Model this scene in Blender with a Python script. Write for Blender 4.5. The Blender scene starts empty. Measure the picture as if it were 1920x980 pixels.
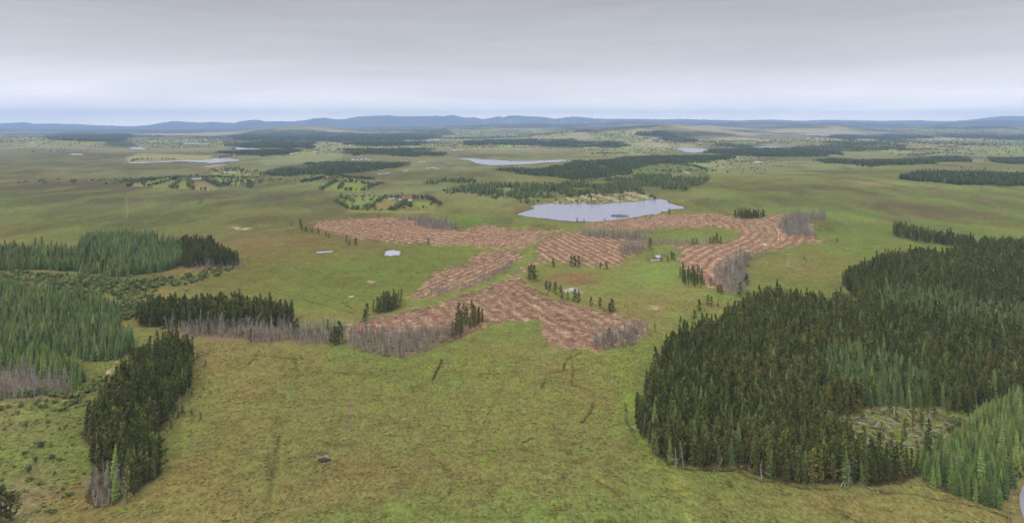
import bpy, math, random
import numpy as np

random.seed(7)
rng = np.random.default_rng(7)
R = math.radians
F, HZ, CH = 1200.0, 236.0, 110.0        # focal length in photo pixels, level line, drone height in metres

# ------------------------------------------------------------------ camera, sky, sun
sc = bpy.context.scene
cam_d = bpy.data.cameras.new('camera')
cam = bpy.data.objects.new('camera', cam_d)
sc.collection.objects.link(cam)
cam.location = (0, 0, CH)
cam.rotation_euler = (R(90), 0, 0)
cam_d.sensor_width = 36
cam_d.lens = F / 1920 * 36
cam_d.shift_y = -(490 - HZ) / 1920
cam_d.clip_start = 1.0
cam_d.clip_end = 120000
sc.camera = cam

SUN_EL, SUN_AZ = 44, 215                 # azimuth clockwise from +Y, behind the camera to the left
world = bpy.data.worlds.new('World')
sc.world = world
world.use_nodes = True
wt = world.node_tree
for n in list(wt.nodes): wt.nodes.remove(n)


def N(t, kind, **kw):
    n = t.nodes.new(kind)
    for k, v in kw.items():
        if k == 'inp':
            for a, b in v.items(): n.inputs[a].default_value = b
        else: setattr(n, k, v)
    return n


def ramp(t, stops, interp='LINEAR'):
    n = t.nodes.new('ShaderNodeValToRGB')
    n.color_ramp.interpolation = interp
    e = n.color_ramp.elements
    while len(e) < len(stops): e.new(0.5)
    for i, (p, c) in enumerate(stops):
        e[i].position = p
        e[i].color = (c[0], c[1], c[2], 1)
    return n


def lin(r, g, b):
    f = lambda c: c / 255 / 12.92 if c / 255 <= 0.04045 else ((c / 255 + 0.055) / 1.055) ** 2.4
    return (f(r), f(g), f(b))


def mix(t, fac, a, b, mode='MIX'):
    n = t.nodes.new('ShaderNodeMix')
    n.data_type = 'RGBA'; n.blend_type = mode
    for sock, v in ((0, fac), (6, a), (7, b)):
        if hasattr(v, 'is_linked') or hasattr(v, 'links'): t.links.new(v, n.inputs[sock])
        elif isinstance(v, (int, float)): n.inputs[sock].default_value = v
        else: n.inputs[sock].default_value = (v[0], v[1], v[2], 1)
    return n.outputs[2]


def math_(t, op, a, b=None, clamp=False):
    n = t.nodes.new('ShaderNodeMath'); n.operation = op; n.use_clamp = clamp
    for i, v in ((0, a), (1, b)):
        if v is None: continue
        if isinstance(v, (int, float)): n.inputs[i].default_value = v
        else: t.links.new(v, n.inputs[i])
    return n.outputs[0]


def noise(t, vec, scale, detail=3, rough=0.5, dist=0.0):
    n = N(t, 'ShaderNodeTexNoise', inp={'Scale': scale, 'Detail': detail, 'Roughness': rough, 'Distortion': dist})
    if vec is not None: t.links.new(vec, n.inputs['Vector'])
    return n.outputs[0]


def mapping(t, vec, scale):
    m = N(t, 'ShaderNodeMapping'); m.inputs['Scale'].default_value = scale
    t.links.new(vec, m.inputs['Vector'])
    return m.outputs[0]


tc = N(wt, 'ShaderNodeTexCoord')
sep = N(wt, 'ShaderNodeSeparateXYZ'); wt.links.new(tc.outputs['Generated'], sep.inputs[0])
sky = N(wt, 'ShaderNodeTexSky'); sky.sky_type = 'NISHITA'; sky.sun_disc = False
sky.sun_elevation = R(SUN_EL); sky.sun_rotation = R(SUN_AZ)
K = 10.0                                  # the Background strength is 0.1
c = lambda r, g, b, m=1.0: tuple(v * K * m * w_ for v, w_ in zip(lin(r, g, b), (1.17, 1.14, 1.10)))
el = ramp(wt, [(0.0, c(248, 238, 226, 2.7)), (0.022, c(240, 233, 228, 1.75)), (0.055, c(228, 223, 222, 1.24)), (0.10, c(203, 200, 199, .95)), (0.14, c(184, 181, 180, .95)),
               (0.19, c(163, 160, 162, .97)), (0.26, c(172, 172, 176)), (0.42, c(214, 214, 218, 1.1)), (0.7, c(236, 236, 240, 1.75)), (1.0, c(240, 240, 244, 2.3))])
ln_ = mapping(wt, tc.outputs['Generated'], (1.0, 1.0, 7.0))
n1 = noise(wt, ln_, 1.6, 5, 0.55, 0.6)
n2 = noise(wt, mapping(wt, tc.outputs['Generated'], (1, 1, 16.0)), 3.5, 6, 0.6, 0.8)
zz = math_(wt, 'ADD', sep.outputs[2], math_(wt, 'MULTIPLY', math_(wt, 'SUBTRACT', n1, 0.5), 0.07))
zc = math_(wt, 'MAXIMUM', zz, 0.0)
wt.links.new(zc, el.inputs[0])
fac = math_(wt, 'MULTIPLY', math_(wt, 'SUBTRACT', n2, 0.42), 1.6, True)
cl = mix(wt, math_(wt, 'MULTIPLY', fac, 0.26), el.outputs[0], c(228, 226, 228))
n3 = noise(wt, mapping(wt, tc.outputs['Generated'], (1, 1, 5.0)), 2.3, 3, 0.5, 0.3)
f3 = math_(wt, 'MULTIPLY', math_(wt, 'SUBTRACT', n3, 0.5), 2.2, True)
cl = mix(wt, math_(wt, 'MULTIPLY', f3, 0.12), cl, c(178, 190, 222))
skym = mix(wt, 0.06, cl, sky.outputs[0])
bg = N(wt, 'ShaderNodeBackground'); bg.inputs[1].default_value = 0.1
wt.links.new(skym, bg.inputs[0])
wo = N(wt, 'ShaderNodeOutputWorld'); wt.links.new(bg.outputs[0], wo.inputs[0])

sd = bpy.data.lights.new('sun', 'SUN'); sd.energy = 1.5; sd.angle = R(12); sd.color = (1.0, 0.95, 0.87)
sun = bpy.data.objects.new('sun', sd); sc.collection.objects.link(sun)
sun.rotation_euler = (R(90 - SUN_EL), 0, R(180 - SUN_AZ))

sc.render.engine = 'CYCLES'
sc.view_settings.view_transform = 'Standard'
sc.view_settings.look = 'None'
sc.view_settings.gamma = 1.0
sc.view_settings.use_curve_mapping = False
sc.view_settings.exposure = 0.1
cy = sc.cycles
cy.use_denoising = True; cy.denoiser = 'OPENIMAGEDENOISE'; cy.denoising_input_passes = 'RGB_ALBEDO_NORMAL'; cy.denoising_prefilter = 'NONE'
cy.max_bounces = 4; cy.diffuse_bounces = 2; cy.glossy_bounces = 2; cy.transmission_bounces = 2
cy.volume_bounces = 0; cy.transparent_max_bounces = 4
cy.volume_max_steps = 64
cy.use_adaptive_sampling = True
cy.adaptive_threshold = 0.01

C = sc.collection

# ------------------------------------------------------------------ noise and terrain height
TAB = rng.random((256, 256))


def vnoise(x, y):
    xi = np.floor(x).astype(np.int64); yi = np.floor(y).astype(np.int64)
    fx = x - xi; fy = y - yi
    fx = fx * fx * (3 - 2 * fx); fy = fy * fy * (3 - 2 * fy)
    a = TAB[xi & 255, yi & 255]; b = TAB[(xi + 1) & 255, yi & 255]
    c_ = TAB[xi & 255, (yi + 1) & 255]; d = TAB[(xi + 1) & 255, (yi + 1) & 255]
    return (a * (1 - fx) + b * fx) * (1 - fy) + (c_ * (1 - fx) + d * fx) * fy


def fbm(x, y, o=4):
    s = np.zeros_like(x, dtype=float); a = 0.5; t = 0
    for k in range(o):
        s += a * vnoise(x + 17.3 * k, y - 9.1 * k); t += a; a *= 0.5; x = x * 2.03; y = y * 2.03
    return s / t


def sstep(a, b, x):
    t = np.clip((x - a) / (b - a), 0, 1)
    return t * t * (3 - 2 * t)


def plane(px, py, z=0.0):
    y = F * (CH - z) / (py - HZ)
    return ((px - 960) / F * y, y)


LAKES = {   # name: (label, outline in image pixels)
    'main': [(968, 402), (980, 398), (992, 394), (1002, 391), (994, 387), (1005, 384), (1035, 381), (1062, 383), (1085, 381), (1105, 383), (1135, 382), (1165, 379),
             (1190, 379), (1215, 375), (1236, 373), (1250, 375), (1252, 380), (1266, 384), (1280, 387), (1284, 391), (1262, 392), (1250, 396), (1238, 397), (1240, 400), (1215, 403), (1185, 408),
             (1150, 413), (1110, 416), (1075, 415), (1040, 412), (1000, 407)],
    'second': [(852, 297), (880, 297), (905, 299), (930, 300), (958, 302), (990, 302), (1022, 301), (1062, 299), (1062, 301), (1048, 304), (1020, 305), (990, 308), (950, 309),
               (920, 310), (905, 308), (893, 306), (882, 301)],
    'left': [(228, 306), (245, 304), (290, 303), (330, 301), (350, 300), (378, 300), (400, 297), (430, 296), (452, 301), (425, 303), (398, 306), (370, 304), (340, 302.5), (290, 304.8), (260, 306)],
    'tarn': [(129, 289), (140, 288), (156, 289), (154, 290.5), (134, 290.5)],
    'far_a': [(426, 277.5), (445, 276.6), (470, 278), (492, 279.3), (470, 281), (448, 281)],
    'far_b': [(340, 268.5), (360, 268), (394, 269.5), (380, 271), (350, 270.5)],
    'far_c': [(240, 277), (258, 275.5), (276, 279), (268, 281), (250, 280)],
    'lough': [(-60, 247.5), (40, 247), (130, 248.4), (152, 249.3), (90, 250.3), (-60, 250)],
    'right_a': [(1255, 279), (1290, 276.5), (1322, 278.5), (1326, 282), (1330, 284), (1300, 286.5), (1284, 285), (1278, 281.5)],
    'right_b': [(1410, 275.5), (1440, 274), (1488, 276.2), (1470, 277.6), (1425, 277)],
    'right_c': [(1604, 261.8), (1620, 260.6), (1648, 261), (1640, 262.8), (1612, 263)],
    'middle': [(955, 280), (980, 279.3), (1000, 280), (985, 281), (965, 281)],
    'pond': [(718, 477.5), (723, 475.5), (721, 472), (728, 469.5), (738, 468.2), (741, 469.6), (747, 469.8), (753, 473), (749, 475), (750, 478), (740, 478), (734, 479.6), (725, 478.6)],
    'strip_pond': [(584, 474), (600, 471.5), (624, 470), (624, 472), (604, 473.8)],
    'pond_b': [(1226, 478), (1238, 477.5), (1243, 480), (1241, 484), (1232, 483)],
    'pond_c': [(1217, 485), (1226, 487), (1236, 486), (1237, 488), (1222, 489)],
    'thin_pool': [(706, 326), (732, 323.5), (733, 324.6), (710, 327.2)],
}
LK = {k: np.array([plane(*p) for p in v]) for k, v in LAKES.items()}


def pdist(x, y, poly):
    """signed distance, positive inside"""
    d2 = np.full(x.shape, 1e18); ins = np.zeros(x.shape, bool)
    n = len(poly)
    for i in range(n):
        ax, ay = poly[i]; bx, by = poly[(i + 1) % n]
        ex, ey = bx - ax, by - ay
        wx, wy = x - ax, y - ay
        t = np.clip((wx * ex + wy * ey) / (ex * ex + ey * ey + 1e-12), 0, 1)
        d2 = np.minimum(d2, (wx - ex * t) ** 2 + (wy - ey * t) ** 2)
        c1 = (ay > y) != (by > y)
        with np.errstate(divide='ignore', invalid='ignore'):
            ins ^= c1 & (x < (bx - ax) * (y - ay) / ((by - ay) if by != ay else 1e-12) + ax)
    d = np.sqrt(d2)
    return np.where(ins, d, -d)


def prof(pts):
    a = np.array(pts, float)
    return a[:, 0], a[:, 1]


RANGE1 = prof([(-900, 232), (-300, 230), (0, 231), (25, 229.5), (45, 229), (65, 232), (110, 232), (160, 234), (250, 237.5), (275, 235), (305, 231), (325, 228), (350, 229.5), (372, 230), (395, 229), (440, 231), (455, 227),
               (470, 225), (485, 226), (500, 228.5), (540, 228.5), (575, 225), (600, 222), (612, 221), (625, 223), (645, 222.5), (665, 219.5), (680, 218.5), (720, 216), (745, 217), (770, 217.5), (800, 218.5), (815, 217), (830, 218.5), (850, 216.3),
               (862, 219.5), (872, 221.5), (890, 220), (903, 222.5), (920, 220.5), (935, 218.5), (943, 221), (955, 217.7), (985, 218.5), (1005, 218), (1025, 220), (1042, 222.5), (1060, 219.5), (1075, 218.5), (1110, 222.3), (1150, 222.3),
               (1200, 224), (1280, 224.5), (1345, 225), (1420, 225), (1510, 226), (1570, 225), (1600, 226), (1740, 227), (1790, 226.5), (1830, 223.5), (1860, 221), (1895, 218), (1910, 218), (1960, 219), (2200, 224), (2900, 228)])
RANGE2 = prof([(-900, 243), (0, 242), (200, 244), (400, 243), (520, 244), (640, 241), (760, 239), (830, 236), (880, 234.5), (930, 232), (990, 231.5), (1060, 232), (1120, 230.5), (1180, 228.5), (1260, 228.5), (1330, 230), (1430, 228.5),
               (1510, 232), (1580, 229.5), (1660, 232), (1760, 233), (1800, 229), (1850, 226), (1900, 224.5), (1960, 225), (2300, 229), (2900, 236)])
RANGE3 = prof([(-900, 251), (300, 250.5), (420, 248), (470, 243), (520, 237), (545, 235.5), (580, 236), (620, 238.5), (680, 243.5), (740, 242), (800, 240), (880, 239.5), (950, 240), (1030, 240.5), (1080, 240), (1160, 241), (1280, 236.5),
               (1330, 235), (1410, 240), (1460, 236.5), (1500, 235), (1560, 234), (1600, 238), (1680, 243), (1720, 238), (1760, 236), (1800, 239), (1840, 237), (1880, 236), (1920, 240), (2200, 245), (2900, 250)])
RANGE4 = prof([(-900, 260), (880, 260), (960, 258), (1020, 252), (1060, 247), (1100, 242), (1150, 239), (1190, 236.5), (1220, 235), (1250, 233), (1275, 235), (1300, 239), (1340, 243), (1400, 248), (1450, 251), (1520, 256), (1600, 260), (2900, 260)])
HILLS = [(110, 3400, 34, 330, 260), (1770, 1650, 17, 260, 170), (250, 575, 6, 75, 38), (365, 1250, 7, 110, 90), (650, 1230, 5, 80, 90), (740, 930, 4, 70, 50), (560, 2400, 12, 300, 250),
         (1250, 3600, 14, 700, 350), (1500, 3600, 16, 600, 400), (1750, 3300, 18, 500, 350), (1500, 900, 5, 260, 160), (1680, 1200, 13, 330, 240), (150, 950, 6, 220, 120), (900, 1000, 3, 120, 100)]
HILLS = [((a - 960) / F * d, d, h, rx, ry) for a, d, h, rx, ry in HILLS]


def height(x, y):
    x = np.asarray(x, float); y = np.asarray(y, float)
    h = (fbm(x / 240 + 3, y / 240, 3) - 0.5) * 5 * sstep(250, 900, y) + (fbm(x / 800, y / 800 + 7, 3) - 0.5) * 14 * sstep(900, 3000, y)
    h = h + (fbm(x / 1500 + 5, y / 1100 + 2, 4) - 0.5) * 50 * sstep(4500, 9000, y)
    for hx, hy, hh, rx, ry in HILLS:
        h = h + hh * np.exp(-((x - hx) / rx) ** 2 - ((y - hy) / ry) ** 2)
    w = np.zeros_like(h); dig = np.zeros_like(h)
    for k, P_ in LK.items():
        cx, cy_ = P_.mean(0); m = max(60, 0.06 * cy_)
        bb = (x > P_[:, 0].min() - m) & (x < P_[:, 0].max() + m) & (y > P_[:, 1].min() - 3 * m) & (y < P_[:, 1].max() + 3 * m)
        if not bb.any(): continue
        sdv = pdist(x[bb], y[bb], P_)
        w[bb] = np.maximum(w[bb], sstep(-m, 0, sdv))
        dig[bb] = np.maximum(dig[bb], 1.2 * sstep(-0.5, 3, sdv))
    h = h * (1 - w) - dig
    px = 960 + F * x / np.maximum(y, 1)
    r = (fbm(x / 900, y / 1500, 5) - 0.5)
    for (xs, ys), D, W, am in ((RANGE1, 24000, 3200, 100), (RANGE2, 14500, 1900, 40), (RANGE3, 9000, 1100, 14), (RANGE4, 5600, 750, 8)):
        top = CH - (np.interp(px, xs, ys) - HZ) / F * D
        g = np.where(y < D, np.exp(-((y - D) / W) ** 2), np.exp(-((y - D) / (W * 1.6)) ** 2))
        top = np.maximum(top, 0)
        h = np.maximum(h, h * (1 - g) + (top + r * am * np.clip(top / 60, 0, 1)) * g)
    return h


def to_pixels(x, y, z):  # projects a world point through the camera to its image pixel position
    return 960 + F * x / y, HZ + F * (CH - z) / y


YS = np.concatenate([np.geomspace(60, 30000, 520)])


def P(px, py):
    """points of the terrain under image pixels"""
    px = np.atleast_1d(np.asarray(px, float)); py = np.atleast_1d(np.asarray(py, float))
    out = np.zeros((len(px), 3))
    for s in range(0, len(px), 500):
        a = px[s:s + 500, None]; b = py[s:s + 500, None]
        Y = np.broadcast_to(YS, (len(a), len(YS))); X = (a - 960) / F * Y
        g = HZ + F * (CH - height(X, Y)) / Y - b
        neg = g <= 0
        i = np.where(neg.any(1), neg.argmax(1), len(YS) - 1); i = np.maximum(i, 1)
        k = np.arange(len(a)); g0 = g[k, i - 1]; g1 = g[k, i]
        t = np.clip(g0 / (g0 - g1 + 1e-9), 0, 1)
        y = YS[i - 1] + (YS[i] - YS[i - 1]) * t; x = (a[:, 0] - 960) / F * y
        out[s:s + 500] = np.stack([x, y, height(x, y)], 1)
    return out


def P1(px, py):
    return tuple(P([px], [py])[0])


def inside(px, py, poly):
    return pdist(np.asarray(px, float), np.asarray(py, float), poly) > 0


# ------------------------------------------------------------------ layout of the land (image pixels)
PINE_R = [(1255, 656), (1228, 715), (1203, 760), (1196, 800), (1212, 835), (1236, 862), (1290, 872), (1340, 880), (1395, 880), (1425, 896), (1470, 905), (1540, 910), (1620, 912), (1690, 908), (1735, 884),
          (1745, 840), (1795, 800), (1825, 772), (1870, 745), (1910, 735), (1990, 725), (2080, 700), (2080, 464), (1960, 467), (1925, 468), (1880, 465), (1840, 462), (1822, 472), (1800, 482), (1760, 489), (1715, 485), (1665, 494),
          (1620, 512), (1590, 524), (1584, 544), (1600, 556), (1622, 566), (1600, 579), (1555, 582), (1520, 575), (1490, 570), (1455, 560), (1410, 575), (1365, 603), (1320, 632)]
GAP = [(1548, 806), (1552, 780), (1590, 778), (1625, 762), (1690, 760), (1712, 750), (1745, 758), (1795, 764), (1825, 788), (1806, 812), (1768, 822), (1752, 850), (1745, 880), (1700, 876), (1668, 884), (1640, 868), (1600, 866), (1585, 838)]
SPR_IN = [(1530, 690), (1560, 660), (1620, 665), (1690, 690), (1735, 715), (1735, 760), (1690, 765), (1620, 762), (1590, 740), (1550, 720)]
SPR_MID = [(1640, 560), (1700, 552), (1790, 562), (1860, 585), (1980, 590), (1980, 620), (1850, 625), (1760, 618), (1700, 602), (1650, 585)]
OLIVE_R = [(1790, 545), (1800, 505), (1850, 490), (2060, 490), (2060, 600), (1930, 590), (1850, 565)]
SPR_BR = [(1738, 888), (1745, 905), (1770, 925), (1805, 936), (1850, 948), (1880, 955), (1890, 930), (1900, 900), (1925, 880), (2060, 870), (2060, 735), (1990, 735), (1925, 745), (1880, 770), (1830, 800), (1800, 820), (1770, 850), (1748, 855)]
LINE_R = [(1672, 434), (1690, 432), (1730, 440), (1760, 446), (1790, 452), (1822, 458), (1822, 466), (1780, 464), (1740, 456), (1700, 450), (1680, 442)]
SPR_L1 = [(140, 470), (160, 452), (200, 446), (270, 448), (330, 458), (345, 480), (340, 500), (300, 512), (262, 516), (240, 500), (180, 485)]
SPR_L1B = [(-120, 474), (0, 472), (60, 468), (140, 472), (190, 488), (250, 502), (262, 518), (200, 520), (120, 508), (50, 505), (0, 508), (-120, 508)]
PINE_L1 = [(335, 460), (380, 458), (412, 470), (425, 486), (450, 492), (442, 500), (400, 496), (345, 502)]
DEAD_L1 = [(350, 496), (400, 490), (462, 492), (455, 502), (430, 508), (370, 505)]
SPR_L2 = [(-120, 590), (20, 575), (110, 585), (175, 605), (225, 625), (248, 648), (238, 668), (180, 676), (120, 668), (60, 660), (-120, 655)]
SPR_L2B = [(-120, 530), (0, 535), (90, 545), (170, 560), (240, 575), (225, 620), (175, 603), (110, 583), (20, 572), (-120, 588)]
SPR_L3 = [(-120, 655), (60, 662), (130, 682), (158, 712), (150, 730), (125, 720), (60, 700), (0, 692), (-120, 690)]
DEAD_L3 = [(-120, 700), (0, 696), (60, 704), (125, 724), (130, 744), (60, 752), (-120, 755)]
STRIP_L = [(305, 652), (362, 660), (358, 700), (345, 735), (330, 762), (312, 790), (298, 812), (292, 850), (305, 880), (262, 915), (215, 952), (172, 956), (165, 930), (172, 880), (178, 835), (160, 825), (158, 805), (185, 770), (215, 730), (245, 695)]
STRIP_CUT = [(300, 855), (330, 850), (330, 900), (285, 900)]
DEAD_BL = [(166, 885), (200, 890), (240, 930), (215, 955), (165, 958)]
PINE_L5 = [(262, 602), (285, 588), (320, 582), (420, 582), (500, 592), (556, 600), (556, 612), (500, 612), (430, 610), (330, 612), (280, 616), (262, 612)]
DEAD_L5 = [(300, 618), (400, 612), (500, 616), (556, 614), (640, 616), (648, 640), (620, 646), (540, 645), (460, 640), (380, 632), (330, 628)]
DEAD_M = [(648, 622), (700, 622), (780, 622), (850, 622), (850, 636), (815, 650), (790, 664), (745, 670), (700, 662), (655, 652)]
PINE_M = [(840, 630), (860, 612), (905, 600), (912, 606), (895, 618), (865, 632), (848, 640)]
CLUMP = [(696, 583), (715, 576), (752, 570), (757, 575), (735, 582), (708, 590)]
C1 = [(580, 419), (610, 414), (660, 411), (740, 408), (800, 408), (840, 424), (862, 432), (885, 428), (900, 421), (930, 424), (965, 430), (1010, 431), (1062, 432), (1040, 437), (1005, 447), (982, 465), (940, 467), (880, 461),
      (820, 459), (760, 456), (700, 450), (650, 444), (612, 434)]
C2 = [(768, 562), (790, 538), (805, 522), (822, 510), (850, 503), (885, 496), (880, 486), (890, 478), (930, 472), (975, 472), (984, 480), (965, 494), (930, 514), (890, 532), (850, 546), (810, 556)]
C3 = [(655, 607), (700, 598), (760, 586), (830, 568), (900, 545), (950, 524), (975, 516), (985, 530), (1008, 552), (1050, 566), (1110, 580), (1170, 596), (1218, 612), (1205, 630), (1170, 645), (1120, 657), (1085, 657), (1050, 654),
      (1022, 640), (1012, 622), (1015, 603), (990, 600), (950, 605), (905, 614), (860, 635), (800, 640), (700, 640), (650, 630)]
C4 = [(1003, 462), (1018, 448), (1055, 438), (1100, 434), (1150, 440), (1190, 448), (1217, 462), (1204, 472), (1180, 482), (1150, 498), (1125, 504), (1080, 497), (1040, 488), (1012, 492), (1000, 500), (960, 522), (955, 516), (985, 498), (1010, 480)]
C5 = [(1098, 419), (1150, 410), (1220, 405), (1290, 401), (1345, 401), (1400, 408), (1460, 402), (1510, 402), (1520, 420), (1530, 445), (1545, 453), (1500, 460), (1440, 470), (1400, 485), (1380, 510), (1365, 548), (1330, 540), (1300, 520),
      (1278, 505), (1272, 485), (1280, 470), (1258, 461), (1300, 461), (1350, 459), (1385, 446), (1396, 435), (1385, 428), (1320, 426), (1250, 428), (1190, 434), (1150, 432), (1110, 428)]
DEAD_C1 = [(756, 412), (790, 410), (830, 416), (858, 430), (850, 436), (820, 434), (780, 424)]
DEAD_C2 = [(800, 552), (870, 534), (930, 510), (968, 484), (958, 504), (915, 528), (860, 546), (812, 558)]
DEAD_C3 = [(1110, 640), (1160, 628), (1205, 616), (1222, 622), (1200, 640), (1160, 652), (1115, 658)]
DEAD_C4A = [(1092, 440), (1130, 438), (1200, 442), (1230, 450), (1180, 452), (1120, 448), (1095, 446)]
DEAD_C4B = [(1160, 464), (1200, 462), (1214, 468), (1190, 478), (1160, 484)]
DEAD_ISL = [(1180, 452), (1240, 452), (1300, 456), (1345, 456), (1345, 460), (1250, 462), (1190, 458)]
DEAD_C5A = [(1462, 424), (1475, 410), (1500, 404), (1552, 404), (1550, 408), (1520, 416), (1516, 430), (1530, 448), (1480, 446)]
DEAD_C5B = [(1340, 510), (1362, 490), (1390, 482), (1410, 484), (1398, 500), (1402, 520), (1402, 548), (1365, 552), (1345, 535)]
DEAD_C5C = [(1385, 480), (1430, 472), (1445, 474), (1440, 484), (1400, 492)]
PINE_TOP = [(1372, 405), (1400, 404), (1435, 405), (1432, 410), (1400, 412), (1378, 409)]
PINE_C5 = [(1268, 522), (1290, 516), (1320, 528), (1335, 538), (1320, 543), (1290, 536)]
SCRUB = [(-60, 512), (60, 512), (200, 522), (300, 525), (370, 512), (420, 500), (440, 506), (400, 520), (330, 540), (300, 545), (280, 575), (255, 600), (235, 590), (215, 560), (120, 548), (-60, 538)]
ISLAND_G = [(1110, 430), (1190, 434), (1250, 428), (1320, 426), (1385, 428), (1396, 435), (1385, 446), (1350, 459), (1258, 461), (1230, 452)]
CUTS = {'C1': C1, 'C2': C2, 'C3': C3, 'C4': C4, 'C5': C5}

# far woods: outline, tree height, species, label
WOODS = [
    ([(830, 357), (870, 347), (910, 343), (960, 342), (1030, 343), (1090, 338), (1150, 332), (1200, 326), (1262, 326), (1334, 328), (1330, 338), (1290, 350), (1245, 364), (1232, 372), (1215, 362), (1185, 355), (1150, 362), (1110, 362), (1060, 368), (1030, 378), (985, 378), (960, 368), (900, 362)], 'mixed wood of young conifers reaching down to the large lake', 'mix'),
    ([(925, 318), (1000, 316), (1060, 309), (1075, 303), (1120, 301), (1190, 296), (1280, 291), (1370, 292), (1372, 297), (1300, 302), (1240, 303), (1190, 308), (1180, 326), (1090, 334), (1030, 328), (1000, 326), (960, 322)], 'dark conifer wood behind the large lake, touching the second lake', 'dark'),
    ([(790, 340), (830, 334), (880, 333), (900, 338), (840, 342), (800, 342)], 'thin low wood on the moor left of the lakeside wood', 'mix'),
    ([(488, 324), (530, 313), (580, 307), (640, 303), (700, 303), (772, 304), (768, 311), (700, 316), (650, 320), (590, 326), (540, 329)], 'large dark conifer plantation on the left-hand moor', 'dark'),
    ([(1684, 331), (1720, 326), (1800, 325), (1860, 326), (1990, 330), (1990, 346), (1900, 346), (1860, 344), (1800, 342), (1740, 337), (1700, 334)], 'long tall pine wood standing on the right-hand moor', 'pine'),
    ([(1525, 300), (1560, 296), (1590, 300), (1660, 298), (1760, 294), (1820, 293), (1815, 299), (1760, 303), (1690, 308), (1600, 307), (1550, 305)], 'narrow conifer wood below the patchwork fields', 'dark'),
    ([(1850, 297), (1900, 295), (1990, 296), (1990, 305), (1900, 305), (1862, 301)], 'conifer wood at the far right beyond the brown knoll', 'dark'),
    ([(1325, 282), (1400, 277), (1500, 279), (1570, 282), (1580, 288), (1500, 292), (1420, 292), (1340, 289)], 'broad dark conifer belt right of the small far lake', 'dark'),
    ([(1328, 270), (1370, 267), (1410, 270), (1420, 276), (1370, 277), (1335, 275)], 'low wood between the two small far lakes', 'mix'),
    ([(1490, 270), (1560, 266), (1640, 268), (1700, 272), (1690, 280), (1600, 282), (1530, 280)], 'pale green conifer block left of the patchwork fields', 'mix'),
    ([(640, 279), (740, 278), (812, 279), (808, 283), (700, 284), (650, 283)], 'thin conifer strip beyond the left-hand farm sheds', 'dark'),
    ([(640, 285), (760, 285), (836, 286), (832, 291), (720, 291), (660, 290)], 'conifer strip nearest the left-hand farm sheds', 'dark'),
    ([(420, 271), (480, 267), (550, 266), (590, 270), (580, 278), (500, 278), (440, 277)], 'dark conifer block behind the long thin far pond', 'dark'),
    ([(412, 283), (470, 281), (560, 280), (562, 288), (500, 292), (430, 288)], 'dark conifer block left of the white hamlet', 'dark'),
    ([(80, 257), (140, 252), (235, 252), (240, 262), (160, 264), (90, 262)], 'dark forest band below the far-left lough', 'dark'),
    ([(430, 254), (520, 250), (640, 249), (760, 252), (830, 256), (800, 261), (640, 264), (520, 262), (440, 260)], 'wide dark forest band below the left hump hill', 'dark'),
    ([(870, 264), (960, 261), (1080, 260), (1085, 268), (960, 271), (880, 270)], 'dark forest band in the middle distance below the wind farm', 'dark'),
    ([(1015, 271), (1100, 267), (1165, 266), (1170, 274), (1080, 276), (1020, 274)], 'forest block below the pale green far hill', 'dark'),
    ([(1190, 247), (1240, 246), (1290, 252), (1312, 264), (1280, 266), (1230, 258), (1195, 254)], 'dark wood on the flank of the pale green far hill', 'dark'),
    ([(1750, 253), (1800, 251), (1900, 253), (1990, 254), (1990, 264), (1900, 262), (1800, 257)], 'long dark conifer strip above the patchwork fields', 'dark'),
    ([(1560, 254), (1640, 253), (1740, 255), (1740, 259), (1640, 262), (1570, 260)], 'dark conifer strip above the tiny far-right lake', 'dark'),
    ([(640, 268), (700, 265), (790, 266), (790, 271), (700, 273), (650, 272)], 'thin dark wood right of the white hamlet', 'dark'),
]
YOUNG = [(1035, 379), (1070, 368), (1110, 363), (1150, 363), (1185, 356), (1215, 363), (1238, 372), (1190, 377), (1165, 378), (1100, 382), (1060, 382)]

FIELDS = [  # outline, colour
    ([(282, 350), (330, 334), (345, 336), (325, 352), (290, 352)], (106, 128, 62)), ([(328, 353), (342, 338), (356, 342), (358, 355)], (112, 130, 68)),
    ([(362, 355), (356, 342), (385, 340), (405, 352), (400, 358)], (118, 122, 76)), ([(245, 345), (320, 332), (330, 334), (285, 348), (250, 350)], (120, 132, 76)),
    ([(392, 322), (425, 316), (470, 322), (478, 340), (440, 348), (405, 338)], (112, 130, 70)),
    ([(600, 352), (640, 340), (690, 345), (700, 352), (670, 360), (610, 358)], (108, 130, 60)), ([(630, 335), (660, 332), (690, 342), (640, 342)], (116, 140, 62)),
    ([(640, 375), (690, 368), (740, 372), (720, 385), (655, 390), (635, 384)], (110, 132, 62)), ([(700, 388), (715, 380), (745, 376), (735, 392), (705, 392)], (122, 118, 72)),
    ([(775, 380), (800, 378), (820, 384), (815, 392), (785, 393)], (112, 130, 58)), ([(650, 395), (700, 394), (820, 396), (800, 400), (660, 398)], (118, 128, 60)),
    ([(1182, 308), (1210, 306), (1270, 308), (1330, 318), (1325, 326), (1260, 325), (1185, 325)], (92, 112, 58)), ([(1280, 300), (1320, 300), (1345, 312), (1300, 316)], (118, 140, 84)),
    ([(235, 296), (260, 288), (340, 290), (400, 292), (390, 298), (300, 302), (240, 303)], (128, 142, 88)), ([(480, 300), (560, 290), (640, 286), (640, 298), (560, 306), (500, 310)], (116, 136, 86)),
    ([(560, 262), (640, 268), (680, 272), (640, 280), (580, 278)], (130, 146, 98)),
]
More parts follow.
